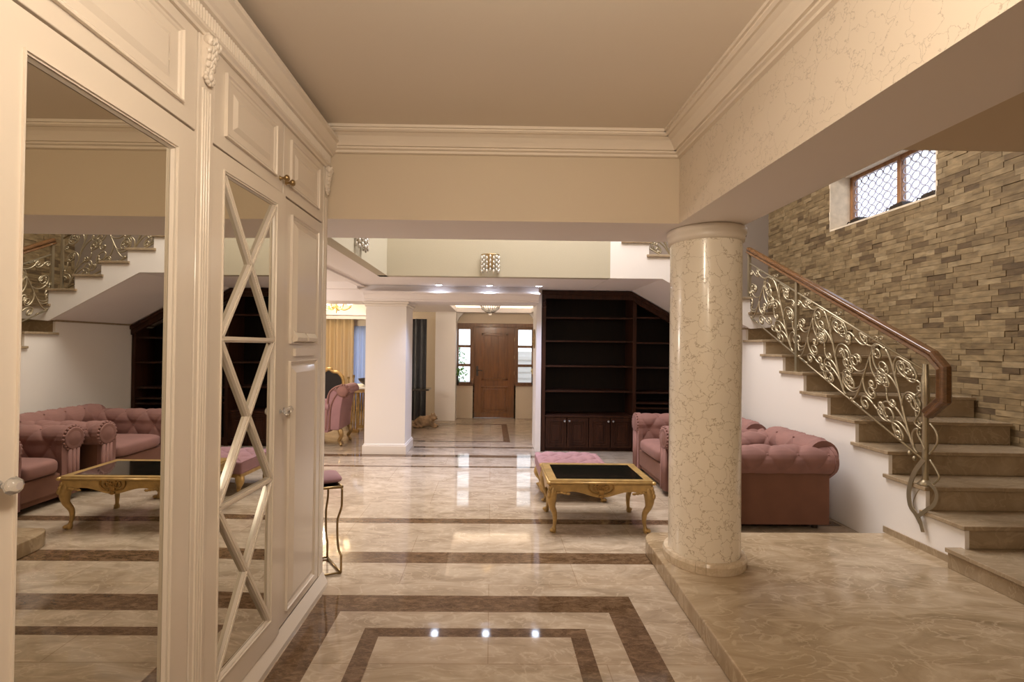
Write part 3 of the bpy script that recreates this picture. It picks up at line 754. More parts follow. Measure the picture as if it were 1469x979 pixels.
def pilaster(a, b):
    bm = B(); bx(bm, WX-.025, a, .10, WX+.004, b, 2.755); n = 4; m0 = a+.018; w = (b-a-.036)/n
    for i in range(n):
        c = m0+(i+.5)*w
        lathe(bm, [(w*.40, .28), (w*.40, 2.56)], (WX+.004, c, 0), 8)
    p = obj('pilaster', bm, 'lacquer', wd, .002)
    bm = B(); m = (a+b)/2
    prism(bm, [(WX, 2.765), (WX+.030, 2.765), (WX+.034, 2.745), (WX+.028, 2.70), (WX+.016, 2.65), (WX+.016, 2.62), (WX+.008, 2.60), (WX, 2.59)], 'y', a+.018, b-.018)
    ww = (b-a)
    for s in (-1, 1):
        lathe(bm, [(.001, -.006), (.015, -.005), (.019, 0), (.015, .005), (.001, .006)], (WX+.026, m+s*ww*.30, 2.742), 12, 'y')
        for j in range(5):
            f = 1-.13*j
            ball(bm, (WX+.030-.004*j, m+s*ww*.24*f, 2.735-.026*j), .011, .9, 1.1, 1.7, 8, 6, Euler((s*.5, 0, 0)))
            ball(bm, (WX+.034-.004*j, m+s*ww*.11*f, 2.742-.028*j), .010, 1, .8, 1.8, 8, 6, Euler((s*.2, 0, 0)))
    for j in range(6): ball(bm, (WX+.037-.004*j, m, 2.752-.026*j), .0085, 1, .8, 1.7, 8, 6)
    for k in range(7):
        t_ = PI+PI*k/6; ball(bm, (WX+.014, m+ww*.24*math.cos(t_), 2.615+.028*math.sin(t_)), .010, 1, 1, 1, 6, 5)
    ball(bm, (WX+.016, m, 2.612), .014, 1, .9, 1.2, 8, 6)
    obj('corbel', bm, 'lacquer', p)
pilaster(1.759, 1.856); pilaster(3.076, 3.15); pilaster(.224, .296)
bm = B()
prof = [(WX-.05, 2.755), (WX+.012, 2.755), (WX+.016, 2.765), (WX+.028, 2.772), (WX+.028, 2.785), (WX+.018, 2.79), (WX+.018, 2.845), (WX+.034, 2.85), (WX+.038, 2.862), (WX+.05, 2.872), (WX+.066, 2.895), (WX+.074, 2.915), (WX+.090, 2.922), (WX+.090, 2.945), (WX-.05, 2.945)]
prism(bm, prof, 'y', Y0w, Y1w+.005)
y = Y0w
while y < Y1w-.01:
    lathe(bm, [(.0065, 2.792), (.0065, 2.844)], (WX+.0175, y+.0085, 0), 6); y += .017
obj('cornice', bm, 'lacquer', wd)

# ------------------------------------------------------------------ BOOKCASE
bk = thing('bookcase', 'dark walnut built-in bookcase with empty shelves under the stair flight', 'bookcase', (1.9, 7.25, 0))
bx0, bx1, by = .772, 3.22, 7.25
slope = (SZ-1.845)/(3.24-2.13)
ztop = lambda x: min(2.445, 2.445-(x-2.13)*slope)
bm = B()
bx(bm, bx0, by, 0, bx0+.06, 7.70, 2.44); bx(bm, 2.17, by, 0, 2.225, 7.70, 2.37); bx(bm, 3.17, by, 0, bx1, 7.70, ztop(3.2)-.03)
bx(bm, bx0, by+.04, 0, bx1, 7.70, .12)
obj('side_panel', bm, 'darkwood', bk)
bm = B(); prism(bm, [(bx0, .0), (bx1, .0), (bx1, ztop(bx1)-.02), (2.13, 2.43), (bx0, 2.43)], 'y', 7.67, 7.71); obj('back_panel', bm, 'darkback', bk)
bm = B(); fp = [(bx0, 2.445), (2.13, 2.445), (bx1, ztop(bx1)), (bx1, ztop(bx1)-.13), (2.225, 2.272), (2.15, 2.325), (bx0, 2.335)]
prism(bm, fp, 'y', by-.03, by+.03)
fp2 = [(bx0-.01, 2.452), (2.125, 2.452), (bx1, ztop(bx1)+.002), (bx1, ztop(bx1)-.05), (2.135, 2.395), (bx0-.01, 2.395)]
prism(bm, fp2, 'y', by-.055, by-.03)
obj('cornice', bm, 'darkwood', bk, .004)
bm = B(); bx(bm, bx0, by-.02, .0, bx0+.055, by, 2.335); ball(bm, (bx0+.03, by-.03, 2.27), .03, 1, .8, 1.3, 10, 8); bx(bm, bx0, by-.04, 2.20, bx0+.06, by, 2.22); obj('pilaster', bm, 'darkwood', bk)
for z in (2.045, 1.685, 1.30, .915):
    bm = B(); bx(bm, bx0+.055, by+.02, z-.012, 2.175, 7.68, z+.012); obj('shelf', bm, 'darkwood', bk)
for z in (2.06, 1.67, 1.29, .905, .745, .665):
    xe = min(3.17, 2.13+(2.33-z)/slope-.02); bm = B(); bx(bm, 2.22, by+.02, z-.012, xe, 7.68, z+.012); obj('shelf', bm, 'darkwood', bk)
bm = B(); bx(bm, bx0+.04, by-.012, .52, 2.19, 7.69, .55); obj('counter', bm, 'darkwood', bk, .003)
dx = (2.17-bx0-.06)/4
for k in range(4):
    xa = bx0+.06+k*dx+.006; xb = xa+dx-.012
    bm = B(); bx(bm, xa, by-.006, .06, xb, by+.02, .515)
    d = obj('door', bm, 'darkwood', bk, .003)
    bm = B()
    for (o_, y_) in ((.045, .018), (.075, .010)):
        bx(bm, xa+o_, by-.006-y_*.6, .06+o_, xa+o_+.014, by, .515-o_); bx(bm, xb-o_-.014, by-.006-y_*.6, .06+o_, xb-o_, by, .515-o_)
        bx(bm, xa+o_, by-.006-y_*.6, .06+o_, xb-o_, by, .06+o_+.014); bx(bm, xa+o_, by-.006-y_*.6, .515-o_-.014, xb-o_, by, .515-o_)
    bx(bm, xa+.11, by-.012, .17, xb-.11, by, .40); obj('raised_panel', bm, 'darkwood', d, .003)
    bm = B(); kx = xb-.03 if k % 2 == 0 else xa+.03
    lathe(bm, [(.006, 0), (.006, -.012), (.017, -.02), (.017, -.03), (.008, -.036)], (kx, by-.006, .465), 10, 'y'); obj('knob', bm, 'crystal', d)

# ------------------------------------------------------------------ CHESTERFIELDS
def chester(name, label, cat, x0, y0, D, L, ncush):
    t = thing(name, label, cat, (x0+D/2, y0+L/2, 0))
    aw = .20
    def W(x, y, z): return V((x0+x, y0+y, z))
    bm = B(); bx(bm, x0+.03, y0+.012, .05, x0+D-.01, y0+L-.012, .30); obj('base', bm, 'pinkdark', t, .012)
    for fx_ in (.08, D-.08):
        for fy in (.08, L-.08):
            bm = B(); lathe(bm, [(.025, 0), (.032, .05)], W(fx_, fy, 0), 10); obj('foot', bm, 'ceramic', t)
    # arm / back profile: (outward, z)
    def prof(cz, r, base_t, inner):
        P = [(0.0, .34), (-.005, cz-.12), (.0, cz-.05)]
        c = (.125, cz)
        for k in range(0, 15):
            a = PI - k*(PI*1.30)/14
            P.append((c[0]+r*math.cos(a), c[1]+r*math.sin(a)))
        return P
    # arms
    for side in (0, 1):
        pr = prof(.615, .135, aw, 0)
        pf = polyline([(a, b, 0) for a, b in pr], 40)
        xl = D+.03
        def P(u, v, side=side, pf=pf):
            q = pf(v); tt = aw-.02-q.x if side == 0 else L-aw+.02+q.x
            return W(u*xl, tt, q.y)
        bm = B()
        Q = tuft(P, xl/.27, 2.0, .024 if side else -.024); grid(bm, Q, 100, 70); buttons(bm, Q, xl/.27, 2.0)
        # outer face, front cap
        ya, yb_ = (0, .05) if side == 0 else (L-.05, L)
        capp = [((aw-.02-a) if side == 0 else (L-aw+.02+a), b) for a, b in pr] + [((.0) if side == 0 else L, .54), ((.0) if side == 0 else L, .05), ((aw-.02) if side == 0 else L-aw+.02, .05)]
        prism(bm, [(y0+a, b) for a, b in capp], 'x', x0-.004, x0+.05); prism(bm, [(y0+a, b-.004) for a, b in capp[:len(pr)]], 'x', x0+xl-.03, x0+xl)
        arm = obj('armrest', bm, 'pink', t)
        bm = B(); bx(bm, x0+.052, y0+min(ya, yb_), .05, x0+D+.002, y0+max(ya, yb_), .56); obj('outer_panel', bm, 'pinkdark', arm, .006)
        bm = B(); cy = y0+((aw-.02-.125) if side == 0 else (L-aw+.02+.125))
        lathe(bm, [(.105, .0), (.115, -.012), (.10, -.02), (.082, -.012), (.07, -.018), (.02, -.026), (.001, -.027)], (x0-.004, cy, .615), 24, 'x')
        for k in range(20):
            a = 2*PI*k/20; ball(bm, (x0-.006, cy+.118*math.cos(a), .615+.118*math.sin(a)), .016, .9, 1, 1, 6, 5)
        for s_ in (-.05, 0, .05):
            tube(bm, [(x0-.004, cy+s_*.9+.0, .51), (x0-.004, cy+s_*.9, .06)], .022, 8)
        obj('scroll_front', bm, 'pink', arm)
    # back
    pr = [(a+.055, b) for a, b in prof(.655, .135, .2, 0)]; pf = polyline([(a, b, 0) for a, b in pr], 40); xb0 = D-.22
    def PB(u, v):
        q = pf(v); return W(xb0+q.x, .014+u*(L-.028), q.y)
    bm = B(); Q = tuft(PB, L/.27, 2.0, .024); grid(bm, Q, int(80*L/.9), 70); buttons(bm, Q, L/.27, 2.0)
    bx(bm, x0+D-.06, y0+.03, .05, x0+D-.002, y0+L-.03, .60)
    for yy, s in ((0.0, 1), (L, -1)):
        capp = [(xb0+a, b) for a, b in pr] + [(D, .58), (D, .05), (xb0, .05)]
        prism(bm, [(x0+a, b) for a, b in capp], 'y', y0+yy+s*.014, y0+yy+s*.04)
    obj('backrest', bm, 'pink', t)
    # seat cushions
    n = ncush; cy0, cy1 = aw-.01, L-aw+.01; cw = (cy1-cy0)/n
    for k in range(n):
        def PC(u, v, k=k):
            # superellipsoid cushion
            a = (u-.5)*PI; b = v*2*PI
            f = lambda w, e: math.copysign(abs(w)**e, w)
            cx_, cyc, cz = (xb0+.02)/2-.01, cy0+(k+.5)*cw, .375
            return W(cx_+((xb0+.05)/2)*f(math.cos(a), .3)*f(math.cos(b), .3), cyc+(cw/2-.004)*f(math.cos(a), .3)*f(math.sin(b), .3), cz+.085*f(math.sin(a), .55))
        bm = B(); grid(bm, PC, 24, 64); obj('seat_cushion', bm, 'pink', t)
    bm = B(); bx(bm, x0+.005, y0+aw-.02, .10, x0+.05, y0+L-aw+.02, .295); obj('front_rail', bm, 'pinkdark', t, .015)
    return t
chester('armchair', 'dusty pink tufted armchair nearest the round column, rolled arm toward the camera', 'armchair', 2.02, 4.17, .98, .77, 1)
chester('sofa', 'dusty pink tufted sofa behind the column, facing the gold coffee table', 'sofa', 1.90, 5.10, 1.02, 1.14, 1)

# ------------------------------------------------------------------ COFFEE TABLE / OTTOMAN
def cabriole(bm, top, foot, out, r0=.030, r1=.013):
    """S-curved leg from top point to foot, bulging along 'out'"""
    top, foot, out = V(top), V(foot), V(out).normalized()
    pts = []; rr = []
    for i in range(19):
        t = i/18; p = top.lerp(foot, t)
        p += out*(.030*math.sin(PI*min(1, t*1.7))*(1-t*.4) - .022*math.sin(PI*max(0, (t-.45)/.55)))
        pts.append(p); rr.append(r0*(1-t)**1.2+r1+(.010 if t > .93 else 0)+(.008*math.sin(PI*min(1, t*2.2)) if t < .45 else 0))
    pts.append(foot+out*.012+V((0, 0, -.0))); rr.append(r1*1.1)
    tube(bm, pts, rr, 10)
    ball(bm, foot+out*.018+V((0, 0, .018)), .022, 1, 1, .8, 8, 6)
ct = thing('coffee_table', 'gilded coffee table with dark glass top and carved cabriole legs', 'table', (.96, 4.35, 0))
x0, x1, y0, y1, zt = .505, 1.400, 4.05, 4.66, .458
bm = B(); ring = [(x0, y0), (x1, y0), (x1, y1), (x0, y1)]
for (a, b, c, d) in ((x0, y0, x1, y0+.075), (x0, y1-.075, x1, y1), (x0, y0+.075, x0+.075, y1-.075), (x1-.075, y0+.075, x1, y1-.075)): bx(bm, a, b, zt-.035, c, d, zt)
def ap(t, h0=.115): return zt-.03-h0*(.62+.38*math.exp(-((t-.5)/.16)**2)+.16*math.exp(-((min(t, 1-t)-.02)/.09)**2)-.08*math.exp(-((min(t, 1-t)-.22)/.1)**2))
for (A, C) in (((x0+.02, y0+.012), (x1-.02, y0+.012)), ((x0+.02, y1-.012), (x1-.02, y1-.012)), ((x0+.012, y0+.02), (x0+.012, y1-.02)), ((x1-.012, y0+.02), (x1-.012, y1-.02))):
    n = 30; up_ = [(t/n) for t in range(n+1)]
    if A[1] == C[1]:
        pts = [(A[0]+(C[0]-A[0])*t, ap(t)) for t in up_] + [(C[0], zt-.03), (A[0], zt-.03)]; prism(bm, pts, 'y', A[1]-.012, A[1]+.012)
    else:
        pts = [(A[1]+(C[1]-A[1])*t, ap(t)) for t in up_] + [(C[1], zt-.03), (A[1], zt-.03)]; prism(bm, pts, 'x', A[0]-.012, A[0]+.012)
tube(bm, [(x0-.004, y0-.004, zt-.02), (x1+.004, y0-.004, zt-.02)], .012, 8); tube(bm, [(x0-.004, y1+.004, zt-.02), (x1+.004, y1+.004, zt-.02)], .012, 8)
tube(bm, [(x0-.004, y0-.004, zt-.02), (x0-.004, y1+.004, zt-.02)], .012, 8); tube(bm, [(x1+.004, y0-.004, zt-.02), (x1+.004, y1+.004, zt-.02)], .012, 8)
obj('frame', bm, 'gold', ct)
bm = B(); bx(bm, x0+.07, y0+.055, zt-.008, x1-.07, y1-.07, zt+.002); obj('glass_top', bm, 'glassblack', ct, label='dark glossy glass panel')
for sx, px in ((-1, x0+.045), (1, x1-.045)):
    for sy, py in ((-1, y0+.045), (1, y1-.045)):
        bm = B(); cabriole(bm, (px, py, zt-.06), (px+sx*.0, py+sy*.0, .004), (sx, sy, 0))
        for j in range(3): ball(bm, (px+sx*(.034+.006*j), py+sy*(.034+.006*j), zt-.07-.03*j), .018, 1, 1, 1.5, 8, 6)
        ball(bm, (px+sx*.045, py+sy*.045, zt-.02), .024, 1, 1, .7, 8, 6)
        for s2 in range(4):
            ball(bm, (px-sx*(.035+.028*s2), py+sy*.046, zt-.10-.004*s2), .013, 1.6, .6, .9, 8, 6)
        obj('leg', bm, 'gold', ct)
bm = B(); cxm = (x0+x1)/2; yf = y0-.006
for s in (-1, 1):
    for (L_, k1, a0, ox_, oz_) in ((.16, 420, .6, .0, -.105), (.14, 520, -.5, .0, -.075), (.20, 200, .15, .03, -.115), (.12, 600, 1.2, .01, -.09)):
        c = clothoid((0, 0), a0, L_, 2, k1)
        tube(bm, [(cxm+s*(ox_+u), yf, zt+oz_+v) for u, v in c], .0075, 6)
ball(bm, (cxm, yf, zt-.10), .024, 1.2, .5, 1, 10, 8); ball(bm, (cxm, yf, zt-.135), .018, 1.4, .5, .8, 10, 8)
obj('carving', bm, 'golddark', ct)
ot = thing('ottoman', 'dusty pink tufted ottoman with carved legs behind the gold coffee table', 'ottoman', (.86, 5.16, 0))
ax0, ax1, ay0, ay1 = .515, 1.225, 4.86, 5.50
bm = B()
def PT(u, v):
    f = lambda w: math.copysign(abs(w)**.35, w)
    du, dv = 2*u-1, 2*v-1
    z = .415-.05*max(abs(du)**6, abs(dv)**6)
    return V((ax0+(ax1-ax0)*u, ay0+(ay1-ay0)*v, z))
Q = tuft(PT, 2.5, 2.5, .042); grid(bm, Q, 80, 80); buttons(bm, Q, 2.5, 2.5)
obj('tufted_top', bm, 'pinklight', ot)
bm = B(); bx(bm, ax0, ay0, .235, ax1, ay1, .368); obj('base', bm, 'pinklight', ot, .02)
bm = B(); bx(bm, ax0+.01, ay0+.01, .20, ax1-.01, ay1-.01, .24); obj('frame', bm, 'gold', ot, .005)
for sx, px in ((-1, ax0+.05), (1, ax1-.05)):
    for sy, py in ((-1, ay0+.05), (1, ay1-.05)):
        bm = B(); cabriole(bm, (px, py, .21), (px, py, .004), (sx, sy, 0), .03, .014); obj('leg', bm, 'gold', ot)

# ------------------------------------------------------------------ WIRE SIDE TABLE with pink cushion box
sd = thing('side_table', 'small gold wire side table with dark top at the wardrobe end', 'table', (-1.245, 3.43, 0))
cx_, cy_ = -1.245, 3.43; zt2 = .60
cor = [(-1.03, 3.327), (-1.205, 3.56), (-1.46, 3.53), (-1.285, 3.24)]
for z_, s_ in ((.005, 1), (zt2, 1.0)):
    bm = B(); q = [(cx_+(a-cx_)*s_, cy_+(b-cy_)*s_, z_+.005) for a, b in cor]
    for a, b in zip(q, q[1:]+q[:1]): tube(bm, [a, b], .0075 if z_ < .1 else .011, 6)
    obj('lower_frame' if z_ < .1 else 'upper_frame', bm, 'brass', sd)
bm = B(); prism(bm, [(cx_+(a-cx_)*.98, cy_+(b-cy_)*.98) for a, b in cor], 'z', zt2+.002, zt2+.010); obj('table_top', bm, 'glassblack', sd)
for a, b in cor:
    dx_, dy_ = cx_-a, cy_-b
    path = [(0, zt2), (0.0, zt2-.11), (.03, zt2-.15), (.13, zt2-.21), (.16, .36), (.15, .25), (.10, .17), (.02, .135), (0, .12), (0, .01)]
    bm = B(); tube(bm, smoothpath([(a+dx_*k*1.0, b+dy_*k*1.0, z_) for k, z_ in path], 4), .0085, 6); obj('leg', bm, 'brass', sd)
bm = B()
def PCu(u, v):
    f = lambda w, e: math.copysign(abs(w)**e, w)
    a = (u-.5)*PI; b = v*2*PI
    p = V((.125*f(math.cos(a), .6)*f(math.cos(b), .3), .125*f(math.cos(a), .6)*f(math.sin(b), .3), .030*f(math.sin(a), .9)))
    p.rotate(Euler((0, 0, .5))); return V((-1.205, 3.42, zt2+.043)) + p
grid(bm, PCu, 16, 48); bm2 = bm
tag(obj('small_cushion', bm, 'pinklight'), 'small pink cushion lying on the gold wire side table', 'cushion')

# ------------------------------------------------------------------ HALL and DINING ROOM THINGS
# front door and sidelights
bm = B(); bx(bm, -.375, 10.56, 0.005, .521, 10.62, 2.02)
dr = struct('door_1', bm, 'doorwood')
bm = B()
for (z0, z1) in ((.12, .70), (.83, 1.88)):
    for (a, b, c, d) in ((-.22, z0, .37, z0+.05), (-.22, z1-.05, .37, z1), (-.22, z0, -.17, z1), (.32, z0, .37, z1)): bx(bm, a, 10.545, b, c, 10.56, d)
    for k in range(3): bx(bm, -.155+k*.16, 10.552, z0+.06, -.015+k*.16, 10.56, z1-.06)
obj('raised_panel', bm, 'doorwood', dr, .004)
bm = B(); bx(bm, -.33, 10.545, .93, -.285, 10.56, 1.15); tube(bm, [(-.307, 10.55, 1.06), (-.307, 10.50, 1.06), (-.19, 10.50, 1.05)], .011, 8); obj('handle', bm, 'ceramic', dr)
bm = B()
for z_ in (.35, 1.0, 1.35, 1.75): bx(bm, .512, 10.535, z_-.04, .535, 10.56, z_+.04)
obj('hinge', bm, 'brass', dr)
bm = B(); bx(bm, -.40, 10.50, 0, -.375, 10.66, 2.08); bx(bm, .521, 10.50, 0, .546, 10.66, 2.08); bx(bm, -.776, 10.50, 2.02, .97, 10.66, 2.10)
struct('trim_8', bm, 'framewood')
for k, (a, b) in enumerate(((-.776, -.40), (.546, .97))):
    bm = B(); fw = .05
    bx(bm, a, 10.52, .738, a+fw, 10.62, 2.02); bx(bm, b-fw-.02, 10.52, .738, b, 10.62, 2.02)
    for z_ in (.738, 1.14, 1.56, 1.965): bx(bm, a+fw, 10.52, z_, b-fw, 10.62, z_+.055)
    bx(bm, a-.01, 10.47, .715, b+.01, 10.62, .742)
    w = struct('window_%d' % (k+1), bm, 'framewood')
    for z_ in (.79, 1.195, 1.615):
        bm = B(); bx(bm, a+fw, 10.58, z_, b-fw-.02, 10.586, z_+.36); obj('pane', bm, 'glass', w)
# outside the door
bm = B(); bx(bm, -6, 10.9, -.12, 6, 22, -.02); struct('ground_exterior', bm, 'outgrey')
bm = B()
bx(bm, .25, 13.3, -.02, 4, 13.5, 1.45)
for k in range(7): bx(bm, .25, 13.26, .2+k*.17, 4, 13.3, .30+k*.17)
struct('wall_exterior', bm, 'outwhite')
for i, (x, y, h, lab) in enumerate(((-1.05, 13.0, 1.9, 'leafy green garden shrub seen through the left sidelight of the front door'), (-1.5, 14.6, 2.3, 'taller green garden shrub standing behind the first, outside the front door'))):
    sh = thing('shrub', lab, 'shrub', (x, y, 0)); rg = random.Random(i); bm = B()
    for k in range(420):
        a, b = rg.random()*2*PI, rg.random(); r = .45*math.sin(PI*min(1, b*.9+.1))*rg.random()**.4
        p = V((x+r*math.cos(a), y+r*math.sin(a), .35+b*h*.75)); d = V((rg.gauss(0, 1), rg.gauss(0, 1), rg.gauss(0, 1))).normalized(); e = d.orthogonal().normalized()
        vs = [bm.verts.new(p+q) for q in (d*.0, d*.05+e*.025, d*.1, d*.05-e*.025)]; bm.faces.new(vs)
    obj('foliage', bm, 'leaf', sh, recalc=False)
    bm = B(); tube(bm, [(x, y, -.02), (x+.02, y, .6), (x, y, h*.8)], .02, 6); obj('stem', bm, 'framewood', sh)
# hall pieces
def flower_vase(x, y, z, lab, pet):
    t = thing('flower_vase', lab, 'vase', (x, y, z)); bm = B()
    lathe(bm, [(.03, 0), (.045, .05), (.03, .13), (.022, .17), (.03, .19)], (x, y, z), 14); obj('vase', bm, 'ceramic', t)
    bm = B(); rg = random.Random(int(x*100))
    for k in range(12):
        p = V((x+rg.gauss(0, .035), y+rg.gauss(0, .03), z+.22+rg.random()*.14)); ball(bm, p, .03, 1, 1, .8, 8, 6)
    obj('flowers', bm, pet, t)
flower_vase(.93, 10.42, .742, 'small vase of pale yellow flowers on the sill right of the front door', 'petal')
flower_vase(-.745, 10.42, .742, 'small dark vase on the sill left of the front door', 'leaf')
pf_ = thing('oval_picture', 'small dark oval framed picture on the pier beside the bookcase', 'picture', (.68, 7.5, 1.72))
bm = B(); g = [(.677, 7.5+.075*math.cos(a), 1.72+.14*math.sin(a)) for a in [k*2*PI/24 for k in range(25)]]; tube(bm, g, .014, 6); obj('frame', bm, 'brass', pf_)
bm = B(); prism(bm, [(7.5+.07*math.cos(a), 1.72+.135*math.sin(a)) for a in [k*2*PI/24 for k in range(24)]], 'x', .672, .683); obj('picture_panel', bm, 'greydrape', pf_)
bm = B(); bx(bm, -1.95, 9.35, .70, -1.22, 9.72, .735)
cn = thing('console_table', 'dark topped console table partly hidden by the square white pillar', 'table', (-1.6, 9.5, 0))
obj('table_top', bm, 'darktop', cn, .006)
for px in (-1.88, -1.62):
    for py in (9.42, 9.65):
        bm = B(); tube(bm, [(px, py, .70), (px, py, 0)], [.022, .014], 8); obj('leg', bm, 'golddark', cn)
def curtain(name, x0, x1, y, z0, z1, wav, amp, m, lab, cat='curtain'):
    bm = B(); n = int((x1-x0)/wav*10)
    def P(u, v):
        x = x0+(x1-x0)*u; return V((x, y+amp*math.sin(2*PI*(x-x0)/wav)+amp*.35*math.sin(2*PI*(x-x0)/wav*.43+1)*(1-v*.6), z0+(z1-z0)*v))
    grid(bm, P, n, 6); o = obj(name, bm, m, recalc=False); 
    s = o.modifiers.new('thick', 'SOLIDIFY'); s.thickness = .004
    return tag(o, lab, cat)
curtain('curtain', -1.78, -1.36, 9.95, .02, 2.15, .12, .04, 'greydrape', 'dark grey floor length curtain behind the square white pillar')
curtain('curtain', -6.2, -3.3, 11.40, .02, 2.30, .17, .05, 'cream', 'cream sheer curtain lit warm beside the dining room window')
curtain('curtain', -3.72, -2.6, 11.58, .02, 2.05, .11, .03, 'blue', 'bluish white sheer curtain drawn across the dining room window')
bm = B(); bx(bm, -6.4, 11.25, 2.20, -2.2, 11.30, 2.40); struct('trim_9', bm, 'soffit')
# pink wing chair
pc = thing('armchair', 'tall dusty pink armchair with rolled back and gold feet beside the dining area', 'armchair', (-2.55, 7.65, 0))
bm = B()
sp = [(-2.22, .26), (-2.20, .55), (-2.19, .70), (-2.17, .80)] + [(-2.185+.095*math.cos(a), .865+.095*math.sin(a)) for a in [-.35+k*(PI*1.15)/10 for k in range(11)]] + [(-2.34, .90), (-2.42, .80), (-2.455, .60), (-2.47, .26)]
sp = [(a-.11*(1 if b < .7 else .9)-.03, b) for a, b in sp]
prism(bm, sp, 'y', 7.42, 8.02)
obj('backrest', bm, 'pinklight', pc, .012)
bm = B()
tube(bm, smoothpath([(-2.56, 7.415, .26), (-2.545, 7.415, .6), (-2.52, 7.415, .83), (-2.42, 7.415, .93), (-2.31, 7.415, .96)], 5), .014, 6)
tube(bm, smoothpath([(-2.51, 7.415, .26), (-2.495, 7.415, .6), (-2.43, 7.415, .78), (-2.34, 7.415, .87)], 5), .012, 6)
lathe(bm, [(.085, 0), (.09, -.012), (.06, -.02), (.001, -.024)], (-2.31, 7.42, .865), 18, 'y')
for k in range(14): ball(bm, (-2.31+.10*math.cos(k*PI/7), 7.44, .865+.10*math.sin(k*PI/7)), .02, 1, 1, 1, 6, 5)
obj('piping', bm, 'pink', pc)
bm = B(); bx(bm, -3.05, 7.44, .22, -2.50, 8.0, .46); obj('seat', bm, 'pinklight', pc, .03)
for s in (7.46, 7.96):
    bm = B(); bx(bm, -3.02, s-.05, .22, -2.52, s+.05, .62); lathe(bm, [(.07, -.5), (.07, 0)], (-2.52, s, .62), 14, 'x'); obj('armrest', bm, 'pinklight', pc, .02)
for (a, b) in ((-2.36, 7.47), (-2.36, 7.95), (-2.95, 7.47), (-2.95, 7.95), ):
    bm = B(); tube(bm, smoothpath([(a, b, .26), (a+.03, b-.02, .17), (a-.01, b, .09), (a+.015, b, .045)], 5), [.04]*5+[.03]*6+[.02]*5, 8); ball(bm, (a+.02, b, .027), .027, u=8, v=6); obj('leg', bm, 'brass', pc)
# baroque dining chair
dc = thing('dining_chair', 'gold framed dining chair with black upholstered back behind the pink armchair', 'chair', (-3.15, 9.0, 0))
bm = B(); xm, ym = -3.10, 9.1
out = [(-.27, .50), (-.28, .85), (-.25, .98), (-.17, 1.06), (-.09, 1.07), (0, 1.12), (.09, 1.07), (.17, 1.06), (.25, .98), (.28, .85), (.27, .50)]
tube(bm, smoothpath([(xm+a, ym, b) for a, b in out], 4), .032, 8); ball(bm, (xm, ym, 1.12), .05, 1.6, .6, .8, 10, 6)
for a in (-.25, .25): ball(bm, (xm+a, ym, .98), .035, 1.2, .7, 1, 8, 6)
obj('back_frame', bm, 'gold', dc)
bm = B(); prism(bm, [(xm+a*.95, b*.98) for a, b in out], 'y', ym-.02, ym+.03); obj('backrest', bm, 'black', dc, .008)
bm = B(); bx(bm, xm-.27, ym, .40, xm+.27, ym+.5, .50); obj('seat', bm, 'black', dc, .02)
for (a, b) in ((-.24, .02), (.24, .02), (-.24, .46), (.24, .46)):
    bm = B(); cabriole(bm, (xm+a, ym+b, .42), (xm+a, ym+b, .004), (a, b-.24, 0), .03, .013); obj('leg', bm, 'gold', dc)
# dining table
dt = thing('dining_table', 'gold pedestal dining table with white marble top left of the square pillar', 'table', (-2.2, 8.9, 0))
bm = B(); bx(bm, -2.78, 8.5, .80, -1.75, 9.3, .835); obj('table_top', bm, 'runner', dt, .008)
bm = B(); bx(bm, -2.70, 8.56, .73, -1.83, 9.24, .80); obj('apron', bm, 'gold', dt, .004)
for (a, b) in ((-2.48, 8.66), (-1.92, 8.66), (-2.48, 9.14), (-1.92, 9.14)):
    bm = B()
    for q in (-.05, .0, .05): lathe(bm, [(.022, .06), (.018, .12), (.018, .66), (.026, .73)], (a+q, b, 0), 10)
    bx(bm, a-.085, b-.035, 0, a+.085, b+.035, .06); obj('leg', bm, 'gold', dt)
for i, (x, y, h, lab) in enumerate(((-2.62, 8.75, .17, 'slim brass candlestick on the dining table, the left of two'), (-2.54, 8.80, .20, 'slim brass candlestick on the dining table, the right of two'))):
    bm = B(); lathe(bm, [(.03, .835), (.012, .85), (.012, .835+h*.7), (.022, .835+h*.75), (.022, .835+h)], (x, y, 0), 12)
    tag(obj('candlestick', bm, 'brass'), lab, 'candlestick', 'candlesticks on the dining table')
bm = B(); lathe(bm, [(.05, .835), (.06, .84), (.15, .90), (.19, .97), (.18, .97), (.14, .905), (.05, .86)], (-2.28, 8.85, 0), 24)
tag(obj('bowl', bm, 'ceramic'), 'wide dark bowl on the white topped dining table', 'bowl')
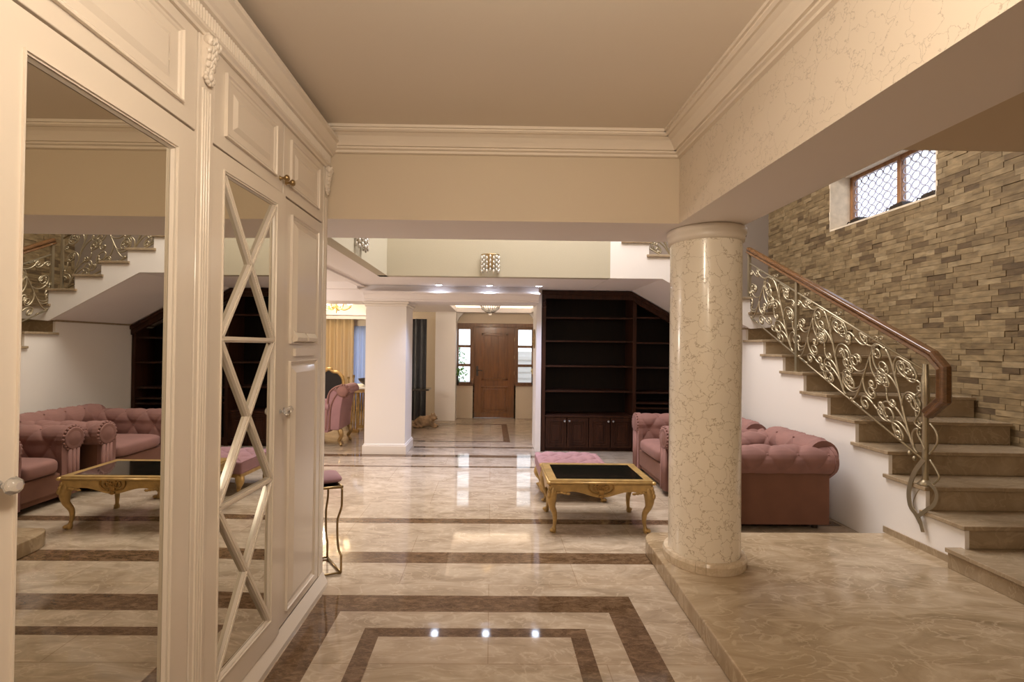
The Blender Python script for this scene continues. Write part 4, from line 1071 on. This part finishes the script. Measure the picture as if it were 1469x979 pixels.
# sleeping pet on the hall floor
def skin(name, chain, parent=None):
    vs, es, rs = [], [], []
    for c in chain:
        base = None
        for (p, r, ref) in c:
            if ref is not None: base = ref; continue
            vs.append(p); rs.append(r)
            if base is not None: es.append((base, len(vs)-1))
            base = len(vs)-1
    me = bpy.data.meshes.new(name); me.from_pydata([V(p) for p in vs], es, [])
    o = bpy.data.objects.new(name, me); COL.objects.link(o)
    o.modifiers.new('skin', 'SKIN')
    for i, r in enumerate(rs): me.skin_vertices[0].data[i].radius = (r, r)
    me.skin_vertices[0].data[0].use_root = True
    s = o.modifiers.new('sub', 'SUBSURF'); s.levels = 2; s.render_levels = 2
    return o
cx0, cy0 = -1.20, 9.30
J = lambda x, y, z, r: ((cx0+x, cy0+y, z), r, None)
REF = lambda i: (None, 0, i)
chain = [[J(-.08, 0, .115, .105), J(-.21, .01, .10, .10), J(-.30, .02, .06, .055), J(-.27, -.12, .03, .028), J(-.17, -.15, .028, .022)],
         [REF(0), J(.01, 0, .135, .10), J(.06, -.02, .18, .070), J(.09, -.04, .205, .072), J(.135, -.075, .185, .042), J(.152, -.09, .178, .022)],
         [REF(5), J(.05, -.08, .06, .042), J(.10, -.10, .028, .028), J(.165, -.11, .022, .022)],
         [REF(5), J(.06, .05, .06, .04), J(.13, .03, .026, .024), J(.18, .02, .02, .02)],
         [REF(1), J(-.19, -.11, .05, .05), J(-.10, -.15, .026, .026)]]
pet = thing('cat', 'small fluffy tan cat lying on the hall floor beside the grey curtain', 'cat', (cx0, cy0, 0))
b = skin('body', chain); b.data.materials.append(MT['tan'])
b.parent = pet; b.location = (-cx0, -cy0, 0)
bm = B()
for s in (-1, 1):
    lathe(bm, [(.026, -.02), (.016, .012), (.003, .030)], (cx0+.075+s*.02, cy0-.03+s*.045, .255), 8)
obj('ear', bm, 'tan', pet)
bm = B()
for s in (-1, 1): ball(bm, (cx0+.145+s*.014, cy0-.085+s*.024, .212), .008, u=6, v=5)
ball(bm, (cx0+.168, cy0-.105, .180), .010, u=6, v=5)
obj('eyes_and_nose', bm, 'ceramic', pet)

# ------------------------------------------------------------------ LAMPS
def downlight(x, y, lab):
    t = thing('downlight', lab, 'downlight', (x, y, SZ), 'downlights in the white soffit'); bm = B()
    g = [(x+.052*math.cos(a), y+.052*math.sin(a), SZ-.004) for a in [k*2*PI/20 for k in range(21)]]; tube(bm, g, .007, 6); obj('rim', bm, 'white', t)
    bm = B(); lathe(bm, [(.001, SZ-.006), (.043, SZ-.006), (.046, SZ-.001)], (x, y, 0), 16); obj('lens', bm, 'spot', t)
    l = bpy.data.lights.new('downlight_spot', 'SPOT'); l.energy = 100; l.color = (.56, .66, 1); l.spot_size = 1.75; l.spot_blend = .8; l.shadow_soft_size = .04
    o = bpy.data.objects.new('downlight_spot', l); COL.objects.link(o); o.location = (x, y, SZ-.02)
downlight(-.755, 6.72, 'bluish white downlight in the soffit, nearest the square pillar')
downlight(-.035, 6.72, 'bluish white downlight in the soffit, middle of the row of three')
downlight(.665, 6.72, 'bluish white downlight in the soffit, nearest the bookcase')
def sconce(x, y, z, nx, ny, w, lab):
    t = thing('wall_sconce', lab, 'wall lamp', (x, y, z), 'crystal sconces in the stair void'); bm = B()
    tx, ty = -ny, nx
    q = [(x+tx*w/4*s+nx*d, y+ty*w/4*s+ny*d) for s, d in ((-1, 0), (1, 0), (1, .01), (-1, .01))]
    prism(bm, q, 'z', z-.03, z+.14); obj('backplate', bm, 'brass', t)
    bm = B(); n = 9
    for k in range(n):
        a = -PI/2+PI*k/(n-1); px = x+tx*w/2*math.sin(a)+nx*(.02+.07*math.cos(a)); py = y+ty*w/2*math.sin(a)+ny*(.02+.07*math.cos(a))
        for j in range(4): lathe(bm, [(.003, -.025), (.013, -.012), (.013, .012), (.003, .025)], (px, py, z+.10-.054*j-(.02 if k % 2 else 0)), 6)
        tube(bm, [(px, py, z+.13), (px, py, z-.08)], .002, 4)
    obj('crystal_drops', bm, 'bead', t)
    bm = B()
    g = [(x+tx*w/2*math.sin(a)+nx*(.02+.07*math.cos(a)), y+ty*w/2*math.sin(a)+ny*(.02+.07*math.cos(a)), z+.13) for a in [-PI/2+PI*k/12 for k in range(13)]]
    tube(bm, g, .007, 6); obj('rim', bm, 'brass', t)
sconce(-.025, 5.9, 2.60, 0, -1, .22, 'crystal wall sconce on the cream fascia above the downlights')
sconce(-1.31, 4.62, 2.62, 1, 0, .24, 'crystal wall sconce on the left fascia nearest the wardrobe')
hc = thing('ceiling_light', 'flush crystal basket ceiling light in the hall tray above the front door', 'ceiling light', (-.03, 8.9, 2.45))
bm = B(); lathe(bm, [(.20, 2.56), (.205, 2.44), (.20, 2.42)], (-.03, 8.9, 0), 24); obj('ceiling_ring', bm, 'brass', hc)
bm = B()
for k in range(24):
    a = 2*PI*k/24
    tube(bm, [(-.03+r*math.cos(a), 8.9+r*math.sin(a), z_) for r, z_ in ((.20, 2.42), (.19, 2.36), (.15, 2.29), (.09, 2.245), (.03, 2.225))], .011, 5)
ball(bm, (-.03, 8.9, 2.20), .035, u=8, v=6); obj('crystal_basket', bm, 'crystal', hc)
ch = thing('chandelier', 'glowing gold ceiling chandelier in the dining room at the left', 'chandelier', (-3.15, 9.6, 2.4))
bm = B(); lathe(bm, [(.06, 2.55), (.06, 2.53), (.015, 2.5), (.015, 2.40), (.05, 2.36), (.03, 2.28), (.01, 2.22)], (-3.15, 9.6, 0), 14)
for k in range(8):
    a = 2*PI*k/8; c_, s_ = math.cos(a), math.sin(a)
    tube(bm, smoothpath([(-3.15+r*c_, 9.6+r*s_, z_) for r, z_ in ((.03, 2.36), (.16, 2.30), (.28, 2.34), (.30, 2.40))], 4), .012, 6)
obj('frame', bm, 'gold', ch)
for k in range(8):
    a = 2*PI*k/8; bm = B(); lathe(bm, [(.025, 2.40), (.05, 2.43), (.06, 2.48)], (-3.15+.30*math.cos(a), 9.6+.30*math.sin(a), 0), 10); obj('lamp_shade', bm, 'bulb', ch)

# ------------------------------------------------------------------ LIGHTS
def light(kind, name, loc, e, col, size=.1, rot=None, size_y=None, spread=None):
    l = bpy.data.lights.new(name, kind); l.energy = e; l.color = col
    if kind == 'AREA':
        l.size = size
        if size_y: l.shape = 'RECTANGLE'; l.size_y = size_y
        if spread: l.spread = spread
    else: l.shadow_soft_size = size
    o = bpy.data.objects.new(name, l); COL.objects.link(o); o.location = loc
    if rot: o.rotation_euler = rot
    return o
WARM = (1, .86, .68)
for k in range(4): light('POINT', 'entrance_chandelier', (.12, .55, 2.50+.10*k), 18, WARM, .06)
light('POINT', 'rear_fill', (-.1, -2.7, 2.5), 80, WARM, .16)  # unseen fill added behind the camera to lift the foreground
light('AREA', 'void_area_light', (1.0, 5.0, 5.55), 350, (1, .965, .95), 2.6)  # unseen artificial light under the closed void ceiling, which has no skylight
light('AREA', 'dining_front_light', (-4.2, 5.4, 2.48), 70, (1, .92, .82), 1.0)
light('POINT', 'soffit_fill', (-3.7, 5.6, 1.75), 75, (1, .90, .82), .2)  # added out of view to brighten the soffit from the left; no fixture here
light('POINT', 'dining_chandelier', (-3.35, 9.3, 2.15), 90, (1, .82, .58), .15)
light('AREA', 'hall_cove_light', (.05, ty0-.03, 2.44), 26, (1, .86, .66), 1.5, (PI-.5, 0, 0), .05)
light('AREA', 'hall_cove_light', (.05, ty1+.03, 2.44), 26, (1, .86, .66), 1.5, (PI+.5, 0, 0), .05)
# daylight
w = bpy.data.worlds.new('world'); scene.world = w; w.use_nodes = True
bg = w.node_tree.nodes['Background']; bg.inputs[0].default_value = (.86, .93, 1, 1); bg.inputs[1].default_value = 2.2

scene.view_settings.view_transform = 'Standard'; scene.view_settings.look = 'None'
scene.view_settings.exposure = 0; scene.view_settings.gamma = 1; scene.view_settings.use_curve_mapping = False
scene.cycles.max_bounces = 8; scene.cycles.glossy_bounces = 5; scene.cycles.transparent_max_bounces = 16
scene.cycles.caustics_reflective = False; scene.cycles.caustics_refractive = False
scene.cycles.use_denoising = True
scene.cycles.sample_clamp_indirect = 6
